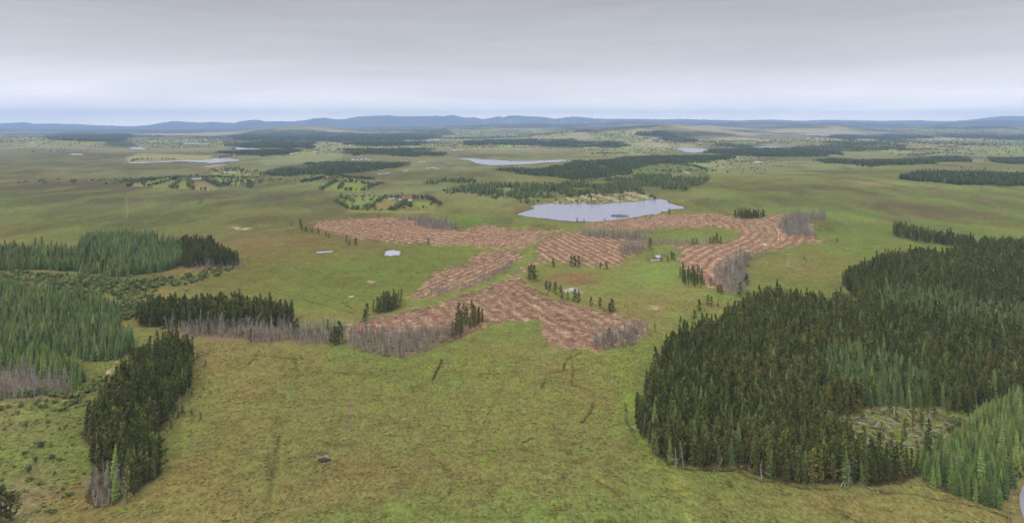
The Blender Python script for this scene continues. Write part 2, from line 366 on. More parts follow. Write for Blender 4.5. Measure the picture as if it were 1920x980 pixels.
FARMLAND = [([(1640, 266), (1720, 264), (1850, 262), (1990, 264), (1990, 296), (1880, 294), (1780, 292), (1700, 292), (1650, 284)], 90), ([(540, 276), (640, 268), (700, 270), (690, 284), (620, 292), (540, 296)], 90),
            ([(1090, 276), (1180, 270), (1260, 280), (1230, 290), (1100, 292)], 80), ([(240, 262), (420, 262), (420, 274), (260, 276)], 120), ([(820, 263), (1010, 268), (1010, 276), (830, 279)], 100), ([(690, 272), (860, 270), (860, 277), (700, 278)], 90), ([(1440, 262), (1640, 262), (1600, 268), (1460, 270)], 100), ([(1240, 266), (1420, 262), (1420, 268), (1260, 276)], 90), ([(840, 242), (1080, 244), (1060, 256), (860, 256)], 160), ([(1640, 240), (1900, 244), (1960, 250), (1700, 250)], 170), ([(20, 252), (80, 252), (90, 262), (0, 262)], 140), ([(-80, 262), (60, 262), (200, 266), (190, 274), (60, 272), (-80, 272)], 120),
            ([(1100, 248), (1160, 246), (1220, 256), (1200, 268), (1120, 266)], 100), ([(1370, 288), (1440, 290), (1440, 302), (1340, 320), (1335, 300)], 70)]

# ditches, tracks and lines: points, width m, colour, sink m
LINES = [
    ([(556, 672), (545, 740), (530, 800), (518, 880), (502, 985)], 4.5, (96, 116, 50), 0), ([(1175, 750), (1160, 700), (1180, 660), (1230, 640)], 5, (104, 130, 46), 0),
    ([(500, 840), (508, 900), (490, 985)], 1.2, (90, 94, 46), .2),
    ([(480, 665), (520, 668), (552, 672)], 1.0, (52, 48, 28), .6), ([(480, 665), (468, 682)], .9, (60, 56, 30), .5), ([(552, 672), (560, 690), (556, 712)], .8, (84, 80, 52), .3), ([(568, 699), (640, 699), (712, 702)], .8, (70, 64, 36), .4),
    ([(560, 750), (640, 748), (740, 750)], .7, (88, 84, 50), .3), ([(800, 719), (770, 726), (834, 713)], .8, (64, 60, 34), .4), ([(830, 674), (818, 700), (808, 717)], 1.0, (46, 44, 26), .6), ([(900, 700), (936, 701)], .8, (55, 50, 30), .5),
    ([(660, 755), (655, 785), (650, 812)], 1.1, (108, 100, 84), .2), ([(600, 805), (640, 800)], .8, (92, 84, 66), .3), ([(530, 738), (522, 800), (510, 870), (500, 930), (492, 985)], 2.2, (98, 106, 48), .1), ([(528, 800), (514, 870), (504, 930)], .9, (78, 80, 42), .3),
    ([(540, 700), (540, 760), (530, 860), (512, 985)], 1.4, (108, 118, 54), 0), ([(825, 865), (848, 905), (840, 925)], .9, (66, 62, 34), .4), ([(890, 840), (870, 880), (850, 930), (840, 960)], 1.3, (104, 112, 50), .3),
    ([(985, 660), (962, 690), (940, 730), (910, 790), (880, 850), (852, 910)], 1.2, (98, 106, 46), .2), ([(1090, 660), (1062, 672), (1058, 694), (1024, 697), (1018, 726)], .9, (66, 66, 34), .5), ([(1068, 665), (1075, 690), (1072, 722), (1100, 728), (1114, 735), (1110, 770), (1092, 790)], .9, (74, 74, 38), .4),
    ([(960, 800), (1000, 796), (1060, 806), (1112, 808), (1135, 830)], .8, (82, 82, 42), .3), ([(980, 828), (1000, 822)], 1.4, (56, 54, 28), .5), ([(1174, 755), (1174, 785), (1186, 808), (1196, 826)], 1.2, (44, 46, 24), .8),
    ([(1240, 868), (1300, 880), (1390, 884), (1420, 898), (1500, 914), (1560, 912)], 1.1, (58, 66, 28), .5), ([(1640, 920), (1720, 928), (1790, 940), (1850, 955), (1890, 968)], 1.3, (50, 58, 26), .6),
    ([(408, 858), (412, 830), (430, 810), (442, 796)], .8, (92, 104, 40), .3), ([(330, 935), (360, 918), (400, 900), (412, 870), (410, 830)], 3.0, (104, 120, 50), 0), ([(200, 955), (300, 955), (380, 948), (440, 900)], 3.0, (108, 128, 46), 0),
    ([(1260, 880), (1282, 900), (1296, 940), (1292, 985)], 4.0, (112, 132, 58), 0), ([(1215, 870), (1260, 892), (1284, 920)], 4, (112, 134, 48), 0), ([(1150, 700), (1180, 740), (1195, 800), (1215, 850), (1245, 875)], 5.0, (104, 132, 46), 0),
    ([(930, 812), (975, 796), (1010, 798)], 1.6, (124, 140, 48), 0), ([(900, 870), (930, 840), (940, 815)], 3.0, (98, 122, 42), 0), ([(1120, 900), (1160, 925), (1180, 950)], .8, (86, 78, 44), .3), ([(1140, 880), (1180, 905)], .8, (90, 82, 48), .3),
    ([(560, 560), (640, 580), (672, 592)], .9, (60, 66, 32), .4), ([(640, 565), (650, 572), (676, 588)], 1.0, (56, 58, 32), .5), ([(578, 506), (612, 513), (670, 510), (700, 503)], 1.0, (66, 72, 36), .4), ([(720, 508), (800, 512)], .9, (70, 76, 38), .3),
    ([(505, 564), (560, 556), (600, 545), (650, 540)], .8, (108, 106, 66), .2), ([(1474, 500), (1480, 482), (1484, 474)], 1.4, (140, 136, 98), .2), ([(1474, 500), (1490, 512), (1530, 516)], 1.0, (96, 102, 58), .3), ([(1505, 489), (1530, 489)], .9, (58, 66, 34), .4),
    ([(1480, 440), (1560, 437), (1640, 439)], 1.2, (92, 104, 58), .2), ([(1550, 406), (1600, 405)], 1.2, (76, 84, 46), .2), ([(1220, 575), (1262, 573)], 1.0, (150, 148, 110), .1), ([(1050, 540), (1090, 548)], 1.5, (150, 150, 125), .2),
    ([(236, 370), (240, 395), (236, 410)], 2.2, (112, 124, 66), 0), ([(0, 410), (40, 385), (70, 380)], 2.0, (112, 122, 66), 0), ([(380, 372), (374, 382)], 6, (62, 76, 40), 0), ([(1780, 392), (1850, 399)], 2, (84, 88, 50), .3), ([(1850, 385), (1890, 391)], 2, (76, 80, 48), .3),
    ([(560, 348), (600, 340), (606, 333)], 3.5, (132, 132, 104), 0), ([(480, 342), (540, 340), (590, 344)], 3.5, (140, 134, 104), 0), ([(1100, 364), (1112, 371), (1122, 379)], 2.6, (190, 165, 88), 0), ([(1368, 288), (1380, 293), (1392, 295)], 7, (180, 160, 140), 0),
    ([(1110, 416), (1180, 410), (1212, 418), (1250, 421)], 1.6, (176, 164, 138), 0), ([(1300, 414), (1360, 413), (1410, 418), (1440, 428), (1446, 440), (1442, 462)], 2.6, (150, 148, 112), 0), ([(1310, 416), (1360, 416), (1408, 421), (1432, 430), (1436, 442), (1434, 460)], 2.4, (108, 122, 66), 0),
    ([(1452, 424), (1460, 436), (1458, 456)], 1.8, (196, 174, 142), 0),
    ([(1072, 431), (1040, 437), (1012, 448), (1000, 460), (992, 480), (985, 496), (960, 515), (930, 530), (880, 546), (800, 572), (700, 594), (648, 604)], 5.5, (104, 128, 58), 0),
    ([(1048, 436), (1020, 444), (1003, 456), (985, 462), (970, 468)], 1.8, (176, 148, 116), 0),
    ([(-80, 752), (0, 757), (60, 756), (120, 751), (160, 740), (190, 722), (212, 694), (218, 676), (240, 640)], 1.7, (132, 136, 70), .1), ([(150, 742), (185, 720), (208, 692)], .9, (176, 172, 140), 0),
]
BLOBS = [  # px, py, rx, ry, colour, strength
    (250, 345, 420, 50, (92, 96, 64), .85), (700, 350, 300, 50, (106, 112, 76), .6), (250, 415, 330, 35, (88, 100, 52), .85), (150, 345, 160, 14, (98, 92, 68), .7), (330, 375, 200, 12, (96, 90, 66), .6), (60, 375, 160, 12, (92, 104, 58), .7), (500, 450, 70, 14, (116, 108, 66), .7), (560, 520, 200, 60, (84, 102, 40), .8), (780, 500, 120, 50, (86, 108, 40), .8), (400, 300, 500, 26, (120, 124, 90), .6),
    (1120, 530, 110, 30, (104, 126, 54), .9), (1062, 524, 75, 13, (112, 98, 60), 1.0), (1260, 580, 70, 20, (114, 116, 60), .7), (1240, 510, 60, 25, (102, 130, 54), .8), (1300, 445, 90, 12, (102, 126, 56), .8), (1520, 500, 110, 40, (118, 128, 62), .9), (1420, 370, 160, 30, (92, 112, 54), .85), (1520, 350, 130, 8, (98, 96, 66), .6), (1400, 385, 120, 8, (88, 100, 52), .6), (1660, 370, 120, 7, (98, 110, 64), .7), (1750, 420, 120, 8, (100, 116, 54), .7),
    (1600, 325, 240, 14, (106, 114, 66), .7), (1700, 385, 220, 30, (98, 96, 64), .8), (1640, 345, 60, 6, (134, 120, 92), .7), (1800, 400, 120, 12, (118, 110, 76), .5), (1560, 405, 90, 12, (106, 124, 58), .7), (1850, 318, 120, 14, (124, 118, 84), .8), (1450, 312, 150, 14, (124, 126, 92), .7),
    (600, 780, 330, 90, (112, 106, 60), .75), (1000, 860, 260, 80, (108, 102, 58), .7), (700, 900, 260, 60, (110, 104, 58), .5), (1060, 740, 130, 60, (118, 114, 60), .6), (430, 760, 80, 90, (118, 120, 58), .7), (350, 900, 120, 60, (112, 118, 54), .7), (1150, 690, 80, 50, (102, 124, 50), .8), (1220, 760, 60, 70, (98, 126, 46), .8),
    (880, 680, 120, 40, (98, 118, 46), .7), (560, 690, 140, 30, (106, 116, 54), .6), (700, 740, 60, 30, (106, 126, 48), .6), (1420, 940, 150, 30, (108, 118, 54), .6), (1600, 950, 200, 25, (114, 118, 56), .7), (80, 830, 130, 70, (96, 108, 50), .8), (40, 800, 60, 40, (116, 116, 76), .6), (60, 900, 60, 60, (114, 116, 74), .7), (20, 940, 50, 40, (120, 118, 82), .6),
    (190, 850, 60, 40, (100, 128, 48), .7), (150, 940, 80, 40, (112, 110, 52), .7), (250, 640, 60, 30, (104, 130, 50), .8), (180, 705, 40, 25, (94, 118, 44), .9), (400, 560, 90, 20, (98, 120, 52), .7), (180, 545, 80, 14, (108, 132, 56), .7), (110, 525, 300, 14, (84, 106, 48), .8),
    (960, 300, 300, 40, (120, 124, 86), .5), (900, 380, 120, 20, (118, 122, 66), .7), (880, 410, 60, 8, (100, 128, 52), .8), (780, 335, 70, 16, (112, 114, 78), .5), (960, 275, 90, 8, (134, 138, 104), .6), (1150, 268, 100, 8, (136, 144, 108), .5), (1500, 256, 120, 8, (128, 134, 100), .6),
    (1250, 240, 120, 8, (126, 140, 100), .8), (1380, 262, 90, 8, (132, 144, 102), .7), (600, 262, 140, 6, (112, 122, 100), .6), (60, 275, 120, 10, (96, 104, 74), .7), (150, 320, 200, 20, (112, 112, 78), .5), (110, 322, 30, 5, (134, 136, 88), .6), (1690, 520, 260, 60, (72, 82, 40), .3),
]
SPOTS = [  # small bare or dark patches: px, py, rx m, ry m, colour
    (590, 855, 4, 2, (64, 52, 38)), (620, 836, 5, 1.2, (74, 76, 34)), (655, 834, 3.5, 1.6, (84, 80, 40)), (1090, 858, 3.2, 2, (86, 82, 36)), (1160, 924, 3, 1.6, (82, 78, 34)), (1045, 960, 4, 2, (78, 78, 30)), (1145, 978, 5, 1.6, (56, 50, 24)), (985, 840, 4, 1.2, (76, 66, 34)),
    (1366, 903, 1.0, 1.6, (44, 36, 30)), (1068, 844, 1.8, 1.2, (54, 44, 44)), (1077, 831, 1.6, 1.0, (60, 50, 44)), (1058, 890, 1.2, 2.0, (70, 60, 46)), (1020, 885, 3.0, 1.0, (84, 74, 48)), (545, 730, 2, 1.4, (96, 88, 88)), (770, 908, 2.2, 3, (84, 80, 38)), (600, 695, 2.6, .8, (46, 40, 22)),
    (1582, 968, 1.5, .8, (64, 54, 50)), (440, 427, 10, 7, (142, 134, 100)), (462, 429, 5, 4, (176, 170, 144)), (446, 429, 4, 3, (182, 176, 150)), (425, 428, 6, 6, (122, 112, 78)), (1230, 576, 5, 3, (158, 154, 116)), (395, 312, 14, 30, (176, 174, 150)), (1425, 304, 9, 34, (196, 196, 180)), (762, 320, 8, 14, (168, 160, 116)),
    (1072, 541, 3.4, 2.4, (168, 176, 178)), (1084, 546, 2.4, 1.6, (168, 176, 178)), (1060, 545, 3, 2, (150, 156, 140)), (695, 528, 4, 3, (150, 146, 110)), (658, 556, 1.5, 1.2, (190, 196, 200)), (1443, 461, 3.2, 5, (205, 205, 200)), (1532, 272, 12, 60, (196, 178, 140)), (1250, 483, 8, 10, (112, 124, 70)),
    (840, 684, 3.0, 1.0, (120, 130, 110)), (1440, 950, 2.4, 1.4, (84, 80, 44)), (530, 590, 3, 1.4, (120, 120, 80)),
]

# ------------------------------------------------------------------ materials


def new_mat(name):
    m = bpy.data.materials.new(name); m.use_nodes = True
    t = m.node_tree
    b = t.nodes['Principled BSDF']
    b.inputs['Roughness'].default_value = 0.9
    b.inputs['Specular IOR Level'].default_value = 0.15
    return m, t, b


def foliage_mat(name, a, b_, c_, rough=0.85, patch=0.02):
    """three base colours mixed per plant and in patches over the ground"""
    m, t, bs = new_mat(name)
    oi = N(t, 'ShaderNodeObjectInfo'); g = N(t, 'ShaderNodeNewGeometry')
    n_ = noise(t, g.outputs['Position'], patch, 2)
    n2_ = noise(t, g.outputs['Position'], 1.1, 2)
    f = math_(t, 'ADD', math_(t, 'MULTIPLY', oi.outputs['Random'], 0.75), math_(t, 'MULTIPLY', math_(t, 'SUBTRACT', n_, 0.4), 1.1), True)
    rp = ramp(t, [(0.0, a), (0.5, b_), (1.0, c_)]); t.links.new(f, rp.inputs[0])
    v = math_(t, 'MULTIPLY', math_(t, 'ADD', 0.45, math_(t, 'MULTIPLY', n2_, 1.1)), math_(t, 'ADD', .72, math_(t, 'MULTIPLY', math_(t, 'FRACT', math_(t, 'MULTIPLY', oi.outputs['Random'], 37.0)), .56)))
    hs = N(t, 'ShaderNodeHueSaturation'); t.links.new(rp.outputs[0], hs.inputs['Color']); t.links.new(v, hs.inputs['Value'])
    t.links.new(hs.outputs[0], bs.inputs['Base Color'])
    bs.inputs['Roughness'].default_value = rough
    return m


M = {}
M['pine'] = foliage_mat('pine_needles', (.052, .074, .015), (.098, .114, .024), (.158, .146, .042))
M['spruce'] = foliage_mat('spruce_needles', (.062, .098, .034), (.090, .132, .042), (.135, .165, .048))
M['young'] = foliage_mat('young_spruce_needles', (.052, .090, .024), (.100, .150, .036), (.185, .220, .055))
M['leaf'] = foliage_mat('broad_leaves', (.080, .110, .032), (.125, .155, .045), (.180, .200, .075))
M['dleaf'] = foliage_mat('hedge_leaves', (.060, .084, .036), (.078, .106, .042), (.105, .134, .052))
M['gorse'] = foliage_mat('gorse_flowers', (.26, .28, .015), (.30, .30, .02), (.22, .26, .03))
M['dead'] = foliage_mat('bare_grey_wood', (.140, .126, .102), (.205, .190, .158), (.30, .285, .240), .9, .05)
M['bark'] = foliage_mat('conifer_bark', (.07, .055, .045), (.09, .075, .06), (.13, .11, .09))
M['rust'] = foliage_mat('browned_needles', (.16, .07, .03), (.19, .08, .035), (.15, .09, .03))


def plain(name, col, rough=0.8, var=0.25, scale=0.6, bump=0.0):
    m, t, bs = new_mat(name)
    g = N(t, 'ShaderNodeNewGeometry')
    n_ = noise(t, g.outputs['Position'], scale, 4)
    v = math_(t, 'ADD', 1 - var, math_(t, 'MULTIPLY', n_, 2 * var))
    hs = N(t, 'ShaderNodeHueSaturation'); hs.inputs['Color'].default_value = (*col, 1); t.links.new(v, hs.inputs['Value'])
    t.links.new(hs.outputs[0], bs.inputs['Base Color']); bs.inputs['Roughness'].default_value = rough
    return m


M['white'] = plain('white_render', (.72, .71, .68), .7, .08)
M['slate'] = plain('slate_roof', (.10, .10, .115), .6, .2)
M['redroof'] = plain('rust_red_roof', (.20, .085, .06), .7, .15)
M['blueshed'] = plain('grey_blue_sheeting', (.20, .25, .34), .5, .1)
M['glass'] = plain('window_glass', (.03, .035, .04), .15, .05)
M['turbine'] = plain('turbine_white', (.80, .80, .80), .4, .03)
M['rock'] = plain('pale_stone', (.22, .20, .18), .9, .35, 1.5)
M['wood'] = plain('weathered_fence_wood', (.20, .17, .14), .9, .2)
M['road'] = plain('road_asphalt', (.20, .19, .20), .9, .15, .8)
M['log'] = plain('weathered_trunk', (.34, .31, .27), .9, .25, .8)
M['stick'] = foliage_mat('felled_brash', (.13, .065, .040), (.26, .165, .105), (.52, .41, .30), .9, .3)
M['reed'] = plain('reeds', (.05, .06, .03), .9, .2)


def water_mat(name, col, ior):
    m, t, bs = new_mat(name)
    g = N(t, 'ShaderNodeNewGeometry')
    bs.inputs['Base Color'].default_value = col
    bs.inputs['Roughness'].default_value = 0.22
    bs.inputs['Specular IOR Level'].default_value = 0.5
    bs.inputs['IOR'].default_value = ior
    n_ = noise(t, mapping(t, g.outputs['Position'], (1, .35, 1)), .5, 3)
    bp = N(t, 'ShaderNodeBump', inp={'Strength': .10, 'Distance': .15}); t.links.new(n_, bp.inputs['Height'])
    t.links.new(bp.outputs[0], bs.inputs['Normal'])
    return m


M['water'] = water_mat('lake_water', (.19, .20, .26, 1), 2.0)  # grey-blue base colour carries part of the sky's reflection
M['pondwater'] = water_mat('shallow_pond_water', (.30, .32, .37, 1), 1.6)  # pale base colour stands in for sky mirrored in the ponds


def ground_mat():
    m, t, bs = new_mat('moorland')
    g = N(t, 'ShaderNodeNewGeometry'); pos = g.outputs['Position']
    col = N(t, 'ShaderNodeAttribute', attribute_name='land').outputs['Color']
    cut = N(t, 'ShaderNodeAttribute', attribute_name='cut').outputs['Fac']
    row = N(t, 'ShaderNodeAttribute', attribute_name='row').outputs['Fac']
    flatp = mapping(t, pos, (1, 1, 0))
    a = noise(t, mapping(t, pos, (1.25, .7, 0)), .75, 4, .65)          # tussocks
    b = noise(t, flatp, .09, 5, .62, .4)       # patches of heather
    d = noise(t, mapping(t, pos, (1, .6, 0)), .012, 5, .6, .3)
    e = noise(t, mapping(t, pos, (.5, 1.0, 0)), .0035, 5, .65, .2)
    w = noise(t, flatp, .28, 3, .6)
    s = lambda x, k: math_(t, 'MULTIPLY', math_(t, 'SUBTRACT', x, .5), k)
    val = math_(t, 'ADD', 1.0, math_(t, 'ADD', math_(t, 'ADD', math_(t, 'ADD', s(a, 1.9), s(noise(t, flatp, 2.4, 3, .7), 1.7)), s(b, .8)), math_(t, 'ADD', s(d, .45), math_(t, 'ADD', s(w, 1.0), s(e, .5)))))
    hue = math_(t, 'ADD', .42, math_(t, 'ADD', math_(t, 'ADD', s(b, 2.2), s(d, 2.0)), math_(t, 'ADD', s(a, 1.0), s(w, 1.0))), True)
    tint = ramp(t, [(0.0, (1.06, .94, 1.12)), (.5, (1, .98, 1.02)), (1.0, (.88, 1.06, .76))]); t.links.new(hue, tint.inputs[0])
    g1 = mix(t, 1.0, col, tint.outputs[0], 'MULTIPLY')
    hs = N(t, 'ShaderNodeHueSaturation'); hs.inputs['Saturation'].default_value = .93; t.links.new(g1, hs.inputs['Color']); t.links.new(val, hs.inputs['Value'])
    # felled ground: lines of brash, stumps and torn peat
    st = noise(t, mapping(t, pos, (1.7, .55, 0)), 1.3, 5, .8)
    rnd = noise(t, flatp, .12, 2)
    st2 = noise(t, mapping(t, pos, (1, .45, 0)), .35, 3, .6)
    rw = math_(t, 'ADD', row, math_(t, 'ADD', s(noise(t, flatp, .02, 2), .4), s(st2, .10)))
    sn = math_(t, 'SINE', math_(t, 'MULTIPLY', rw, 6.28318))
    cf = math_(t, 'ADD', math_(t, 'ADD', .52, math_(t, 'MULTIPLY', sn, .21)), math_(t, 'ADD', s(st, 2.5), s(st2, .4)), True)
    cr = ramp(t, [(0.0, (.050, .026, .016)), (.22, (.135, .070, .042)), (.48, (.225, .136, .084)), (.74, (.32, .215, .138)), (1.0, (.47, .355, .245))])
    t.links.new(cf, cr.inputs[0])
    cm = math_(t, 'MULTIPLY', math_(t, 'ADD', math_(t, 'ADD', cut, s(noise(t, flatp, .18, 5, .65), 2.2)), -.5), 4, True)
    fin = mix(t, cm, mix(t, 1.0, hs.outputs[0], (.92, .745, .82), 'MULTIPLY'), cr.outputs[0])
    t.links.new(fin, bs.inputs['Base Color'])
    bp = N(t, 'ShaderNodeBump', inp={'Strength': .7, 'Distance': .5}); t.links.new(math_(t, 'ADD', a, math_(t, 'MULTIPLY', w, 1.2)), bp.inputs['Height'])
    t.links.new(bp.outputs[0], bs.inputs['Normal'])
    bs.inputs['Roughness'].default_value = 1.0; bs.inputs['Specular IOR Level'].default_value = 0.0
    return m


M['ground'] = ground_mat()


# ------------------------------------------------------------------ tagging and linking
def tag(o, label=None, cat=None, group=None, kind=None):
    if label: o['label'] = label
    if cat: o['category'] = cat
    if group: o['group'] = group
    if kind: o['kind'] = kind
    return o


def link(o, parent=None):
    C.objects.link(o)
    if parent: o.parent = parent
    return o


def empty(name, loc, rz=0.0, s=1.0):
    o = bpy.data.objects.new(name, None); o.location = loc; o.rotation_euler = (0, 0, rz)
    o.scale = (s, s, s) if not hasattr(s, '__len__') else s
    o.empty_display_size = 0.5
    return link(o)


class MB:
    def __init__(s): s.v = []; s.f = []; s.m = []

    def quad(s, a, b, c_, d, m=0):
        i = len(s.v); s.v += [a, b, c_, d]; s.f.append((i, i + 1, i + 2, i + 3)); s.m.append(m)

    def tri(s, a, b, c_, m=0):
        i = len(s.v); s.v += [a, b, c_]; s.f.append((i, i + 1, i + 2)); s.m.append(m)

    def tube(s, p0, p1, r0, r1, n=5, m=0, cap=False):
        p0 = np.array(p0, float); p1 = np.array(p1, float); d = p1 - p0; d /= np.linalg.norm(d) + 1e-9
        u = np.cross(d, (0, 0, 1.0)) if abs(d[2]) < .9 else np.cross(d, (1.0, 0, 0)); u /= np.linalg.norm(u); w = np.cross(d, u)
        i = len(s.v)
        for p, r in ((p0, r0), (p1, r1)):
            for k in range(n):
                a = 2 * math.pi * k / n; s.v.append(tuple(p + r * (u * math.cos(a) + w * math.sin(a))))
        for k in range(n):
            s.f.append((i + k, i + (k + 1) % n, i + n + (k + 1) % n, i + n + k)); s.m.append(m)
        if cap: s.f.append(tuple(i + n + k for k in range(n))); s.m.append(m); s.f.append(tuple(i + n - 1 - k for k in range(n))); s.m.append(m)

    def spike(s, p0, p1, r, m=0, n=3):
        p0 = np.array(p0, float); p1 = np.array(p1, float); d = p1 - p0; d /= np.linalg.norm(d) + 1e-9
        u = np.cross(d, (0, 0, 1.0)) if abs(d[2]) < .9 else np.cross(d, (1.0, 0, 0)); u /= np.linalg.norm(u); w = np.cross(d, u)
        i = len(s.v)
        for k in range(n):
            a = 2 * math.pi * k / n; s.v.append(tuple(p0 + r * (u * math.cos(a) + w * math.sin(a))))
        s.v.append(tuple(p1))
        for k in range(n): s.f.append((i + k, i + (k + 1) % n, i + n)); s.m.append(m)

    def box(s, x0, x1, y0, y1, z0, z1, m=0):
        i = len(s.v); s.v += [(x0, y0, z0), (x1, y0, z0), (x1, y1, z0), (x0, y1, z0), (x0, y0, z1), (x1, y0, z1), (x1, y1, z1), (x0, y1, z1)]
        for f in ((0, 3, 2, 1), (4, 5, 6, 7), (0, 1, 5, 4), (1, 2, 6, 5), (2, 3, 7, 6), (3, 0, 4, 7)): s.f.append(tuple(i + k for k in f)); s.m.append(m)

    def mesh(s, name, mats):
        me = bpy.data.meshes.new(name); me.from_pydata([tuple(map(float, v)) for v in s.v], [], s.f)
        for m in (mats if isinstance(mats, (list, tuple)) else [mats]): me.materials.append(m)
        me.polygons.foreach_set('material_index', s.m); me.update()
        return me

    def obj(s, name, mats, parent=None):
        return link(bpy.data.objects.new(name, s.mesh(name, mats)), parent)


# ------------------------------------------------------------------ plant shapes (unit: metres, base at origin)
def conifer(rs, h, r, base, kind):
    """returns crown MB; kind pine: loose up-swept tufts; spruce: drooping layered whorls"""
    mb = MB()
    if kind == 'spruce':
        nl = int(h * 1.9)
        for i in range(nl):
            t = i / (nl - 1); z = base * h + (1 - base) * h * t ** 0.9
            L = r * (1 - t) ** 0.8 * rs.uniform(.85, 1.15) + .12
            nb = max(4, int(9 - 4 * t)); a0 = rs.uniform(0, 6.28)
            for k in range(nb):
                a = a0 + 6.283 * k / nb + rs.uniform(-.2, .2); l = L * rs.uniform(.75, 1.15)
                ca, sa = math.cos(a), math.sin(a); wv = l * .36 + .08; dz = -l * rs.uniform(.15, .45)
                p0 = (0, 0, z + .12); p1 = (ca * l, sa * l, z + dz); pm = (ca * l * .55, sa * l * .55, z + dz * .25 + .08)
                q1 = (ca * l * .55 - sa * wv, sa * l * .55 + ca * wv, z + dz * .75 - .12); q2 = (ca * l * .55 + sa * wv, sa * l * .55 - ca * wv, z + dz * .75 - .12)
                mb.tri(p0, q1, pm); mb.tri(pm, q1, p1); mb.tri(p0, pm, q2); mb.tri(pm, p1, q2)
        mb.spike((0, 0, h * .93), (0, 0, h * 1.03), .10)
    else:
        nb = int(h * 6); ph = rs.uniform(0, 6)
        for i in range(nb):
            t = (i + rs.uniform(0, 1)) / nb; z = base * h + (1 - base) * h * t
            env = r * (min(1, (1 - t) * 1.45 + .04) ** .9) * (.72 + .28 * math.sin(t * 11 + ph)) + .08
            a = rs.uniform(0, 6.283); l = env * rs.uniform(.55, 1.12); ca, sa = math.cos(a), math.sin(a)
            up = l * rs.uniform(.0, .5)
            tip = np.array((ca * l, sa * l, z + up))
            mid = np.array((ca * l * .45, sa * l * .45, z + up * .1))
            for q in range(5):
                d = np.array((ca * .5 + rs.gauss(0, .5), sa * .5 + rs.gauss(0, .5), .5 + rs.uniform(-.5, .6))); d /= np.linalg.norm(d)
                e = np.cross(d, (rs.gauss(0, 1), rs.gauss(0, 1), rs.gauss(0, 1))); e /= np.linalg.norm(e) + 1e-9
                o = mid + (tip - mid) * rs.uniform(0, 1)
                ln = rs.uniform(.35, .7); wd = rs.uniform(.14, .26)
                mb.quad(tuple(o - e * wd * .4), tuple(o + d * ln * .5 - e * wd), tuple(o + d * ln), tuple(o + d * ln * .5 + e * wd))
        mb.spike((0, 0, h * .92), (0, 0, h * 1.04), .09)
    return mb


def stem(h, r, n=5):
    mb = MB(); mb.tube((0, 0, -.6), (0, 0, h * .5), r, r * .7, n); mb.tube((0, 0, h * .5), (0, 0, h * .95), r * .7, .02, n)
    return mb


def deadtree(rs, h):
    tr = MB(); lean = (rs.uniform(-1.1, 1.1), rs.uniform(-1.1, 1.1))
    P0 = lambda t: np.array((lean[0] * t * t, lean[1] * t * t, h * t))
    tr.tube(P0(0) - (0, 0, .5), P0(.5), .13, .085, 5); tr.tube(P0(.5), P0(1), .085, .015, 5)
    br = MB()
    for i in range(int(h * 8)):
        t = rs.uniform(.12, .97); o = P0(t); a = rs.uniform(0, 6.283); l = (1.05 - t) ** .6 * rs.uniform(.5, 1.5) + .1
        e = o + np.array((math.cos(a) * l, math.sin(a) * l, l * rs.uniform(-.35, .45)))
        br.spike(o, e, .035)
        for q in range(2):
            o2 = o + (e - o) * rs.uniform(.3, .8); e2 = o2 + np.array((rs.gauss(0, .3), rs.gauss(0, .3), rs.uniform(-.1, .3)))
            br.spike(o2, e2, .02)
    return tr, br


def bush(rs, r, h, n=220):
    mb = MB(); lumps = [(rs.gauss(0, r * .4), rs.gauss(0, r * .4), h * rs.uniform(.3, .72), rs.uniform(.4, .75)) for _ in range(7)]
    for i in range(n):
        lx, ly, lz, lr = lumps[i % 7]
        d = np.array((rs.gauss(0, 1), rs.gauss(0, 1), rs.gauss(0, 1))); d /= np.linalg.norm(d)
        p = np.array((lx, ly, lz)) + d * np.array((r * lr, r * lr, h * lr * .55)) * rs.uniform(.65, 1.05)
        if p[2] < 0.02: p[2] = abs(p[2]) + .02
        e = np.cross(d, (rs.gauss(0, 1), rs.gauss(0, 1), rs.gauss(0, 1))); e /= np.linalg.norm(e) + 1e-9
        g = np.cross(d, e) + d * rs.uniform(-.5, .5); s = r * rs.uniform(.10, .2)
        mb.quad(tuple(p - e * s), tuple(p + g * s), tuple(p + e * s), tuple(p - g * s))
    return mb


def join(*parts):
    out = MB()
    for mi, p in enumerate(parts):
        o = len(out.v); out.v += p.v; out.f += [tuple(k + o for k in f) for f in p.f]; out.m += [mi] * len(p.f)
    return out


PARTS = {}; PROTO = {}


def variants(kind, n, fn, mats):
    lib = []; col = bpy.data.collections.new('shapes_' + kind)
    for i in range(n):
        rs = random.Random(hash(kind) % 1000 * 0 + sum(map(ord, kind)) * 31 + i)
        ps = fn(rs)
        lib.append([p.mesh(nm, m) for (nm, p), m in zip(ps, mats)])
        j = bpy.data.objects.new('shape_%s_%02d' % (kind, i), join(*[p for _, p in ps]).mesh(kind, mats)); col.objects.link(j)
    PARTS[kind] = lib; PROTO[kind] = col


def f_pine(rs):
    h = rs.uniform(7.4, 10.0); return [('trunk', stem(h, .14)), ('crown', conifer(rs, h, rs.uniform(.95, 1.3), .09, 'pine'))]


def f_spruce(rs):
    h = rs.uniform(6.8, 9.2); return [('trunk', stem(h, .13)), ('crown', conifer(rs, h, rs.uniform(1.05, 1.35), .04, 'spruce'))]


def f_dead(rs):
    h = rs.uniform(4.2, 8.2); a, b = deadtree(rs, h); return [('trunk', a), ('branches', b)]


def f_bush(rs):
    r = rs.uniform(1.7, 2.4); h = rs.uniform(2.6, 4.0); tr = MB()
    for k in range(4): tr.spike((0, 0, -.3), (rs.uniform(-r, r) * .5, rs.uniform(-r, r) * .5, h * .7), .08)
    return [('stems', tr), ('foliage', bush(rs, r, h))]


